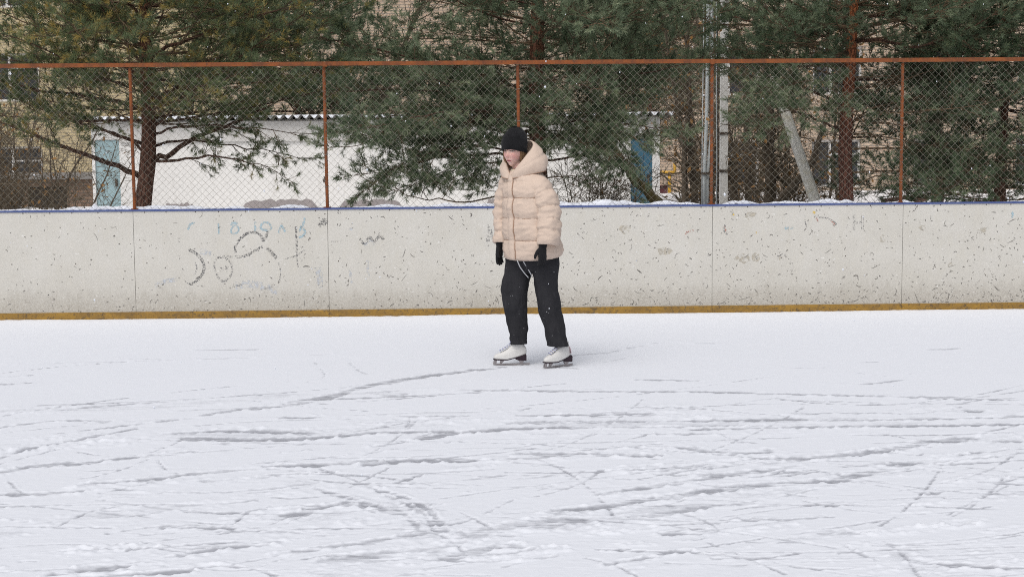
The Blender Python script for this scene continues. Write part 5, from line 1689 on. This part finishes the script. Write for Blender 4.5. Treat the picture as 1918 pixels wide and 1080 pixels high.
# head
HY = math.radians(33)          # turned towards the left of the picture
HFW = np.array([-math.sin(HY), -math.cos(HY), -.10]); HFW /= np.linalg.norm(HFW)
HLF = np.cross(np.array([0, 0, 1.0]), HFW); HLF /= np.linalg.norm(HLF); HUP = np.cross(HFW, HLF)
HO = q(964, 284, .01)          # middle of the head


def H3(x, y, z_):              # x her left, y forward, z up (head space, metres)
    return HO + HLF * x + HFW * y + HUP * z_


def g2(x, z_, cx, cz, sx, sz):
    return math.exp(-((x - cx) / sx) ** 2 - ((z_ - cz) / sz) ** 2)


def face_pt(u, v_):
    """u azimuth from the face, v elevation"""
    x = .074 * math.sin(u) * math.cos(v_); y = .094 * math.cos(u) * math.cos(v_); z_ = .112 * math.sin(v_)
    if z_ < 0:      # jaw narrows, chin comes forward
        k_ = min(-z_ / .112, 1); x *= 1 - .30 * k_ ** 1.5; y *= 1 - .10 * k_
        y += .020 * k_ * max(math.cos(u), 0) ** 2
    if math.cos(u) > 0:
        y += .022 * g2(x, z_, 0, -.022, .011, .014) + .013 * g2(x, z_, 0, .004, .008, .022)            # nose tip, bridge
        y -= .010 * (g2(x, z_, .031, .012, .017, .010) + g2(x, z_, -.031, .012, .017, .010))            # eye sockets
        y += .005 * (g2(x, z_, .030, .028, .022, .008) + g2(x, z_, -.030, .028, .022, .008))            # brows
        y += .006 * (g2(x, z_, .044, -.018, .020, .018) + g2(x, z_, -.044, -.018, .020, .018))          # cheeks
        y += .008 * g2(x, z_, 0, -.052, .020, .007) - .004 * g2(x, z_, 0, -.057, .022, .003) + .006 * g2(x, z_, 0, -.063, .018, .006)
        y += .008 * g2(x, z_, 0, -.092, .020, .014) - .004 * g2(x, z_, 0, -.076, .022, .006)            # chin
    return x, y, z_


rings = []
for v_ in np.linspace(-PI / 2 + .03, PI / 2 - .03, 90):
    rings.append(np.array([H3(*face_pt(u, v_)) for u in np.linspace(-PI, PI, 121)[:-1]]))
Vh, Fh = loft(rings)
bod = MB(); bod.add(Vh, Fh)
# ears
for sd_ in (-1, 1):
    er = []
    for k_, (o_, rx, rz) in enumerate(((.0, .010, .018), (.006, .016, .026), (.013, .017, .029), (.016, .012, .022))):
        er.append(np.array([H3(sd_ * (.060 + o_), -.006 + rx * math.cos(a), .002 + rz * math.sin(a)) for a in np.linspace(0, 2 * PI, 17)[:-1]]))
    bod.add(*loft(er))
NB = np.array([-.075, .02, 1.43])


def limb_mesh(pts, radii, sides=18):
    pts = np.array(pts); t = np.linspace(0, len(pts) - 1, (len(pts) - 1) * 5 + 1)
    P_ = np.stack([np.interp(t, np.arange(len(pts)), pts[:, j]) for j in range(3)], 1)
    for _ in range(2):
        P_[1:-1] = (P_[:-2] + 2 * P_[1:-1] + P_[2:]) / 4
    return tube_geo(P_, np.interp(t, np.arange(len(radii)), radii), sides)


HPR, KNR, ANR = q(970, 478, .06), q(967, 560, .05), q(970, 636, .06)
HPL, KNL, ANL = q(1022, 478, -.05), q(1030, 560, -.05), q(1045, 640, -.05)
bod.add(*limb_mesh([H3(0, -.01, -.06), NB + np.array([-.01, 0, .03]), NB - np.array([0, 0, .03])], [.052, .05, .062]))
bod.add(*limb_mesh([(-.065, .02, 1.42), (-.04, .01, 1.34), (-.03, 0, 1.2), (-.015, 0, 1.05), (0, 0, .92), (0, 0, .83)], [.07, .115, .115, .105, .12, .11], 24))
bod.add(*limb_mesh([q(994, 344, -.045), q(1010, 356, -.113), ELL, q(1020, 440, -.215), q(1017, 462, -.225), q(1015, 474, -.227)], [.045, .045, .042, .030, .021, .016]))
bod.add(*limb_mesh([q(972, 332, .05), SHR, ELR, q(940, 440, .10), q(936, 460, .085), q(934, 472, .082)], [.055, .052, .043, .028, .021, .016]))
bod.add(*limb_mesh([HPR + np.array([.01, 0, .03]), HPR, KNR, ANR], [.08, .08, .055, .034]))
bod.add(*limb_mesh([HPL + np.array([-.01, 0, .03]), HPL, KNL, ANL], [.08, .08, .055, .034]))
DG = bpy.context.evaluated_depsgraph_get


def remeshed(mb, name, mat, voxel, parent, smooth_it=2):
    o = link('tmp_' + name, mb.me('tmp', None), None)
    md = o.modifiers.new('r', 'REMESH'); md.mode = 'VOXEL'; md.voxel_size = voxel
    if smooth_it:
        s_ = o.modifiers.new('s', 'SMOOTH'); s_.iterations = smooth_it; s_.factor = .5
    bpy.context.view_layer.update()
    me_ = bpy.data.meshes.new_from_object(o.evaluated_get(DG()))
    me_.name = name
    bpy.data.objects.remove(o)
    me_.materials.clear(); me_.materials.append(mat)
    me_.polygons.foreach_set('use_smooth', np.ones(len(me_.polygons), dtype=bool))
    return link(name, me_, parent)


body = remeshed(bod, 'body', M['skin'], .0052, person, 1)
me = body.data
co = np.zeros(len(me.vertices) * 3, np.float32); me.vertices.foreach_get('co', co); co = co.reshape(-1, 3) - HO
hx, hy, hz = co @ HLF, co @ HFW, co @ HUP
fl = .10 + .62 * np.exp(-((np.abs(hx) - .042) / .024) ** 2 - ((hz + .022) / .026) ** 2) * (hy > 0) + .45 * np.exp(-(hx / .014) ** 2 - ((hz + .022) / .016) ** 2) * (hy > 0)
at_ = me.attributes.new('flush', 'FLOAT', 'POINT'); at_.data.foreach_set('value', np.clip(fl, 0, 1).astype(np.float32))


def on_face(x, z_, off=0.0):
    """point on the face surface at head-space x,z"""
    best = None
    v_ = math.asin(max(-1, min(1, z_ / .112)))
    for u in np.linspace(-1.2, 1.2, 121):
        fx, fy, fz = face_pt(u, v_)
        if best is None or abs(fx - x) < best[0]:
            best = (abs(fx - x), fy)
    return H3(x, best[1] + off, z_)


lipm = MB()
for zz, r_ in ((-.0540, .0034), (-.0595, .0042)):
    lipm.tube([on_face(x, zz + .0025 * math.cos(x * 90) - .002, -.0004) for x in np.linspace(-.019, .019, 11)], 1.05 * r_ * np.sin(np.linspace(.25, PI - .25, 11)), 8)
lipm.build('lips', M['lip'], body, True)
for sd_ in (-1, 1):
    e = MB().tube([on_face(sd_ * x, .012, .0005 - abs(x - .031) * .02) for x in np.linspace(.019, .043, 9)], .0045 * np.sin(np.linspace(.2, PI - .2, 9)), 8)
    e.build('eye', M['eye_white'], body, True)
    MB().tube([on_face(sd_ * .032, .0125, .004), on_face(sd_ * .032, .0125, .0055)], [.0042, .0036], 10).build('iris', M['iris'], body, True)
    MB().tube([on_face(sd_ * x, .0170 - abs(x - .031) * .12, .0022) for x in np.linspace(.015, .047, 9)], .0030, 5).build('eyelash', M['brow'], body, True)
    MB().tube([on_face(sd_ * x, .033 + .004 * math.sin((x - .012) * 70), .0015) for x in np.linspace(.014, .048, 9)], .0036 * np.sin(np.linspace(.5, PI - .3, 9)), 6).build('eyebrow', M['brow'], body, True)

# hair locks either side of the face, spilling into the hood
hm = MB(); rh = np.random.default_rng(8)
for sd_ in (-1, 1):
    for k_ in range(70):
        a = rh.uniform(0, 1); x0 = sd_ * (.064 + .012 * rh.random()); y0 = .034 - .085 * a
        p_ = [H3(x0, y0, .045), H3(x0 * 1.04, y0 + .002, .005), H3(x0 * 1.04, y0 + .010 * rh.random(), -.045), H3(x0 * (.90 + .1 * rh.random()), y0 - .006 * rh.random(), -.080), H3(x0 * (.62 + .12 * rh.random()), y0 - .02, -.118)]
        v, f = limb_mesh(p_, np.array([.003, .0042, .0042, .0038, .002]) * rh.uniform(.6, 1.3), 5)
        hm.add(v, f)
for k_ in range(22):
    u = PI + rh.uniform(-1.1, 1.1)
    p_ = [H3(.078 * math.sin(u), .096 * math.cos(u), .03), H3(.080 * math.sin(u), .098 * math.cos(u), -.02), H3(.075 * math.sin(u), .088 * math.cos(u), -.09), H3(.07 * math.sin(u), .08 * math.cos(u), -.12)]
    v, f = limb_mesh(p_, [.008, .011, .011, .006], 6); hm.add(v, f)
hm.build('hair', M['hair'], body, True)
# cream neck warmer
rings = []
for k_, (z_, r_) in enumerate(((-.02, .085), (.0, .082), (.02, .078), (.035, .080), (.046, .076), (.048, .066), (.04, .06))):
    rings.append(np.array([NB + np.array([-.010, -.006, z_ - .002]) + (FW * math.cos(a) + LF * math.sin(a)) * (r_ + .004 * math.sin(7 * a + z_ * 90)) for a in np.linspace(0, 2 * PI, 41)[:-1]]))
V_, F_ = loft(rings, cap0=False, cap1=False)
link('neck_warmer', mesh('neck_warmer', V_, F_, M['warmer'], True), person)

# knitted hat: pulled low, slouching backwards
hp = []
prof = [(.018, .995), (.012, 1.045), (.022, 1.07), (.050, 1.085), (.080, 1.05), (.106, .965), (.128, .82), (.146, .62), (.158, .40), (.165, .19), (.166, .02)]
tt = np.linspace(0, len(prof) - 1, 46)
pz = np.interp(tt, np.arange(len(prof)), [a[0] for a in prof]); pr = np.interp(tt, np.arange(len(prof)), [a[1] for a in prof])
rings = []
for z_, r_ in zip(pz, pr):
    ring_ = []
    back = max(0, (z_ - .05) / .1)
    for a in np.linspace(0, 2 * PI, 81)[:-1]:
        ct, st = math.cos(a), math.sin(a)
        rib = 1 + .010 * math.cos(a * 38) * min(r_, 1)
        tilt = -.056 * (1 - ct) / 2 * (1 - min(max(z_ - .012, 0) / .1, 1)) - .004
        x = .083 * r_ * st * rib; y = .103 * r_ * ct * rib - .026 * back; zz = z_ + .016 + tilt
        p_ = H3(x, y, zz)
        p_ = p_ + (HLF * st + HFW * ct) * (nz3(p_, 22, 2.2) * .006 + nz3(p_, 45, 6) * .003) + HUP * nz3(p_, 16, 8) * .006
        ring_.append(p_)
    rings.append(np.array(ring_))
V_, F_ = loft(rings, cap0=False)
hat = link('hat', mesh('hat', V_, F_, M['hat'], True), person)
# wool fuzz
rf = np.random.default_rng(4); vi = rf.integers(80 * 2, len(V_), 2600)
cH = H3(0, -.01, .05); FV = []
for i in vi:
    p_ = V_[i] + rf.normal(0, .002, 3); d = p_ - cH; d /= np.linalg.norm(d); d = d + rf.normal(0, .7, 3); d /= np.linalg.norm(d)
    s_ = np.cross(d, rf.normal(0, 1, 3)); s_ /= np.linalg.norm(s_); FV += [p_ - s_ * .0007, p_ + s_ * .0007, p_ + d * rf.uniform(.004, .012)]
link('wool_fuzz', mesh('wool_fuzz', FV, np.arange(len(FV)).reshape(-1, 3), M['hat']), hat, kind='stuff')


# gloves: palm, four unequal fingers and a thumb
def glove(wrist, down, palm_n, thumb_side, parent, curl=.35):
    d = np.array(down, float); d /= np.linalg.norm(d); n = np.array(palm_n, float); n -= d * (n @ d); n /= np.linalg.norm(n)
    s = np.cross(d, n) * 1.0
    if s @ np.array(thumb_side) < 0:
        s = -s            # s points towards the thumb side
    mb = MB()
    rings_ = []
    for t, wd, th in ((-.075, .034, .031), (-.045, .034, .030), (-.015, .034, .027), (.01, .034, .022), (.04, .041, .021), (.07, .044, .019), (.086, .041, .015)):
        c_ = wrist + d * t
        rings_.append(np.array([c_ + s * wd * math.cos(a) + n * th * math.sin(a) for a in np.linspace(0, 2 * PI, 21)[:-1]]))
    mb.add(*loft(rings_))
    for j, (off, ln) in enumerate(((.030, .058), (.010, .066), (-.011, .061), (-.031, .048))):
        p_ = wrist + d * .072 + s * off * .95; pts = [p_]; dd = d + s * off * 1.6
        for k_ in range(4):
            dd = dd / np.linalg.norm(dd); pts.append(pts[-1] + dd * (ln + .012) / 4); dd = dd + n * curl * (.30 + .12 * j)
        mb.add(*limb_mesh(pts, [.0112, .0112, .0105, .010, .0075], 10))
    pts = [wrist + d * .012 + s * .022, wrist + d * .038 + s * .045 + n * .012, wrist + d * .066 + s * .054 + n * .022, wrist + d * .090 + s * .050 + n * .030]
    mb.add(*limb_mesh(pts, [.016, .0145, .012, .008], 10))
    return remeshed(mb, 'glove', M['glove'], .0028, parent, 2)


# her left hand (near): back of the hand faces outwards, thumb forward
glove(q(1017, 462, -.225), (-.05, -.05, -1), (-.6, .55, 0), FW, person, .32)
glove(q(936, 460, .085), (-.07, -.05, -1), (.75, -.45, 0), FW, person, .38)


# trousers
def leg_rings(path, radii, seed, flat=1.0):
    path = np.array(path); t = np.linspace(0, len(path) - 1, 80)
    P_ = np.stack([np.interp(t, np.arange(len(path)), path[:, j]) for j in range(3)], 1)
    for _ in range(10):
        P_[1:-1] = (P_[:-2] + 2 * P_[1:-1] + P_[2:]) / 4
    R_ = np.interp(t, np.arange(len(radii)), radii)
    rings_ = []
    for i in range(80):
        ring_ = []
        for k_ in range(48):
            a = k_ * 2 * PI / 48; d = np.array([math.cos(a), math.sin(a) * flat, 0])
            p_ = P_[i] + d * R_[i]
            fold = math.sin(a * 3 + P_[i][2] * 5 + seed) * .004 + nz3((p_[0] * 2.2, p_[1] * 2.2, p_[2]), 7, seed) * .016 + nz3(p_, 20, seed + 3) * .006
            low_ = max(0, (.30 - P_[i][2]) / .15); fold += math.sin(P_[i][2] * 75 + a * 1.5 + seed) * .0035 * min(low_, 1)
            ring_.append(p_ + d * fold)
        rings_.append(np.array(ring_))
    last = rings_[-1]; c_ = last.mean(0); rings_.append(c_ + (last - c_) * .86 + np.array([0, 0, .012])); 
    return loft(rings_)


tm = MB()
tm.add(*leg_rings([q(978, 470, .05), q(973, 500, .055), q(966, 540, .05), q(965, 575, .05), q(969, 612, .058), q(969, 643, .06)], [.112, .108, .101, .088, .072, .066], 1.0, 1.0))
tm.add(*leg_rings([q(1016, 470, -.045), q(1020, 500, -.05), q(1023, 540, -.05), q(1029, 580, -.05), q(1039, 620, -.05), q(1045, 647, -.05)], [.114, .104, .088, .085, .079, .080], 5.0, 1.0))
rings = []
for z_, rx, ry in ((.70, .08, .07), (.74, .145, .12), (.78, .175, .14), (.84, .185, .145), (.90, .18, .14), (.95, .16, .13)):
    rings.append(np.array([np.array([0.0, 0, z_]) + LF * rx * math.sin(a) + FW * ry * math.cos(a) for a in np.linspace(0, 2 * PI, 41)[:-1]]))
tm.add(*loft(rings))
trs = tm.build('trousers', M['trousers'], person, True)
for pix in ([(969, 488), (974, 500), (982, 511), (990, 520)], [(980, 489), (987, 500), (994, 512), (997, 519)]):
    pts = [q(a, b_, -.135 + .02 * k_) for k_, (a, b_) in enumerate(pix)]
    v, f = limb_mesh(pts, [.0042] * 4, 7)
    link('drawstring', mesh('drawstring', v, f, M['cord'], True), trs)


# skates
def skate(ank_px, toe_dir, depth, heel_px, pink=False):
    """local frame: +X to the toe, Z up, blade on the ice"""
    ang = math.atan2(toe_dir[1], toe_dir[0])
    bx_, by_ = heel_px
    root = link('skate', None, person, (bx_, by_, 0), (0, 0, ang))
    root.scale = (.95, .95, .97)
    Lb = .262
    # slices: z, back, front, half width (x from the heel back)
    sl = [(.048, .004, .252, .036), (.058, -.002, .258, .040), (.072, -.004, .256, .039), (.086, -.004, .242, .038), (.100, -.004, .212, .036), (.115, -.003, .178, .034),
          (.130, .002, .150, .033), (.145, .008, .135, .034), (.162, .015, .118, .033), (.180, .020, .106, .033), (.195, .022, .104, .033)]
    T_ = np.linspace(0, len(sl) - 1, 40); cols_ = [np.interp(T_, np.arange(len(sl)), [a[j] for a in sl]) for j in range(4)]
    rings_ = []
    for z_, xb, xf, hw in zip(*cols_):
        ring_ = []
        for a in np.linspace(0, 2 * PI, 41)[:-1]:
            c_, s_ = math.cos(a), math.sin(a)
            x = (xb + xf) / 2 + (xf - xb) / 2 * math.copysign(abs(c_) ** .8, c_)
            fr = (x - xb) / max(xf - xb, .01)
            wdt = hw * (0.80 + .25 * math.sin(min(max(fr, 0), 1) * PI * .9)) if z_ < .12 else hw
            y = wdt * math.copysign(abs(s_) ** .75, s_)
            lift = .036 * (1 - min(max(x / .15, 0), 1)) ** 1.0
            if x > .23:
                lift += (x - .23) * .10
            ring_.append((x, y, z_ + lift * max(0, 1 - (z_ - .048) / .11)))
        rings_.append(np.array(ring_))
    V__, F__ = loft(rings_)
    boot = link('boot', mesh('boot', V__, F__, M['leather'], True), root)
    # sole plate following the foot and the stacked heel
    mb = MB(); bot = []
    for x in np.linspace(.0, .262, 22):
        lift = .036 * (1 - min(max(x / .15, 0), 1)) + (max(0, x - .23) * .10)
        hw = .037 * (0.82 + .25 * math.sin(x / .262 * PI * .9)) * (1 if x < .24 else max(.3, 1 - (x - .24) * 26))
        bot.append((x, hw, .048 + lift))
    V__ = []; F__ = []
    for (x, hw, z_) in bot:
        V__ += [(x, -hw, z_ - .005), (x, hw, z_ - .005), (x, hw, z_ + .003), (x, -hw, z_ + .003)]
    for i in range(len(bot) - 1):
        e = i * 4; F__ += [(e + j, e + (j + 1) % 4, e + 4 + (j + 1) % 4, e + 4 + j) for j in range(4)]
    F__ += [(0, 1, 2, 3), tuple(len(bot) * 4 - 4 + j for j in (3, 2, 1, 0))]
    so_ = link('sole', mesh('sole', V__, F__, M['sole']), root)
    hl = [(-.004, .084, .040), (.070, .070, .050)]
    V__ = []
    for x, zt_, zb_ in ((-.002, .078, .036), (.030, .073, .038), (.062, .063, .041), (.085, .055, .048)):
        V__ += [(x, -.031, zb_), (x, .031, zb_), (x, .034, zt_), (x, -.034, zt_)]
    F__ = []
    for i in range(3):
        e = i * 4; F__ += [(e + j, e + (j + 1) % 4, e + 4 + (j + 1) % 4, e + 4 + j) for j in range(4)]
    F__ += [(0, 1, 2, 3), (15, 14, 13, 12)]
    link('heel', mesh('heel', V__, F__, M['sole']), root)
    # blade: curved runner, stanchions, toe pick
    mb = MB()
    xs_ = np.linspace(-.028, .262, 30); V__ = []; F__ = []
    for x in xs_:
        rk = .0 + .010 * max(0, (x - .215) / .05) ** 2 + .003 * max(0, (.0 - x) / .03)
        V__ += [(x, -.002, rk), (x, .002, rk), (x, .0026, rk + .015), (x, -.0026, rk + .015)]
    for i in range(len(xs_) - 1):
        e = i * 4; F__ += [(e + j, e + (j + 1) % 4, e + 4 + (j + 1) % 4, e + 4 + j) for j in range(4)]
    F__ += [(0, 1, 2, 3), tuple(len(xs_) * 4 - 4 + j for j in (3, 2, 1, 0))]
    mb.add(V__, F__)
    for (x0, x1, xt0, xt1, zt_) in ((.195, .212, .170, .205, .040), (.236, .256, .232, .256, .041), (.028, .046, .012, .062, .038)):
        V__ = [(x0, -.0035, .013), (x1, -.0035, .013), (x1, .0035, .013), (x0, .0035, .013), (xt0, -.007, zt_), (xt1, -.007, zt_), (xt1, .007, zt_), (xt0, .007, zt_)]
        mb.add(V__, [(0, 3, 2, 1), (4, 5, 6, 7), (0, 1, 5, 4), (1, 2, 6, 5), (2, 3, 7, 6), (3, 0, 4, 7)])
    for k_ in range(4):
        z_ = .012 + .006 * k_
        mb.add([(.258, -.003, z_), (.258, .003, z_), (.267, .003, z_ + .002), (.267, -.003, z_ + .002), (.258, -.003, z_ + .005), (.258, .003, z_ + .005)], [(0, 1, 2, 3), (3, 2, 5, 4), (0, 3, 4), (1, 5, 2)])
    mb.build('blade', M['steel'], root)
    # laces over the instep
    lm = MB()
    for k_, (x, z_, w_) in enumerate(((.205, .116, .020), (.185, .127, .021), (.165, .138, .022), (.148, .150, .022), (.132, .166, .022), (.121, .184, .024))):
        lm.tube([(x - .012, -w_ - .006, z_ - .006), (x - .002, -w_ * .6, z_ + .003), (x + .003, 0, z_ + .006), (x + .006, w_ * .6, z_ + .004), (x, w_ + .006, z_ - .005)], .0028, 6)
    lm.build('lace', M['lace'], root, True)
    tg = MB()   # tongue
    rr2 = [np.array([(x - .004 + .005 * (1 - (y_ / .02) ** 2), y_, z_) for y_ in np.linspace(-.02, .02, 7)]) for x, z_ in ((.205, .112), (.165, .134), (.135, .160), (.114, .185), (.108, .20))]
    v, f = loft(rr2, close=False, cap0=False, cap1=False)
    link('tongue', mesh('tongue', v, f, M['leather'], True), root)
    if pink:
        rr3 = []
        for z_, xb in ((.098, -.0062), (.112, -.0056), (.13, -.0012), (.145, .0045), (.155, .0085)):
            rr3.append(np.array([(xb + .040 * (1 - math.cos(a)) * 1.0, .0405 * math.sin(a), z_) for a in np.linspace(-1.15, 1.15, 13)]))
        v, f = loft(rr3, close=False, cap0=False, cap1=False)
        link('heel_panel', mesh('heel_panel', v, f, M['pink'], True), root)
    return root


gR, gL = G(985, 683), G(1066, 684)
skate(None, (-1.0, -.05), 0, (gR.x - PX + .002, gR.y - PY + .0))
skate(None, (-.80, -.60), 0, (gL.x - PX + .004, -.01), True)

# ------------------------------------------------------------------ a little snow in the air
rs = np.random.default_rng(77)
mb = MB()
oct_f = [(0, 2, 4), (2, 1, 4), (1, 3, 4), (3, 0, 4), (2, 0, 5), (1, 2, 5), (3, 1, 5), (0, 3, 5)]
for k_ in range(170):
    y_ = rs.uniform(5, 14); x = rs.uniform(-.42, .42) * y_; z_ = rs.uniform(.1, 3.2); s_ = rs.uniform(.0022, .0052)
    mb.add([(x + s_, y_, z_), (x - s_, y_, z_), (x, y_ + s_, z_), (x, y_ - s_, z_), (x, y_, z_ + s_ * 1.4), (x, y_, z_ - s_ * 1.4)], oct_f)
fs = mb.build('falling_snow', M['snow'], kind='stuff'); fs['label'] = 'scattered small snowflakes falling through the air'
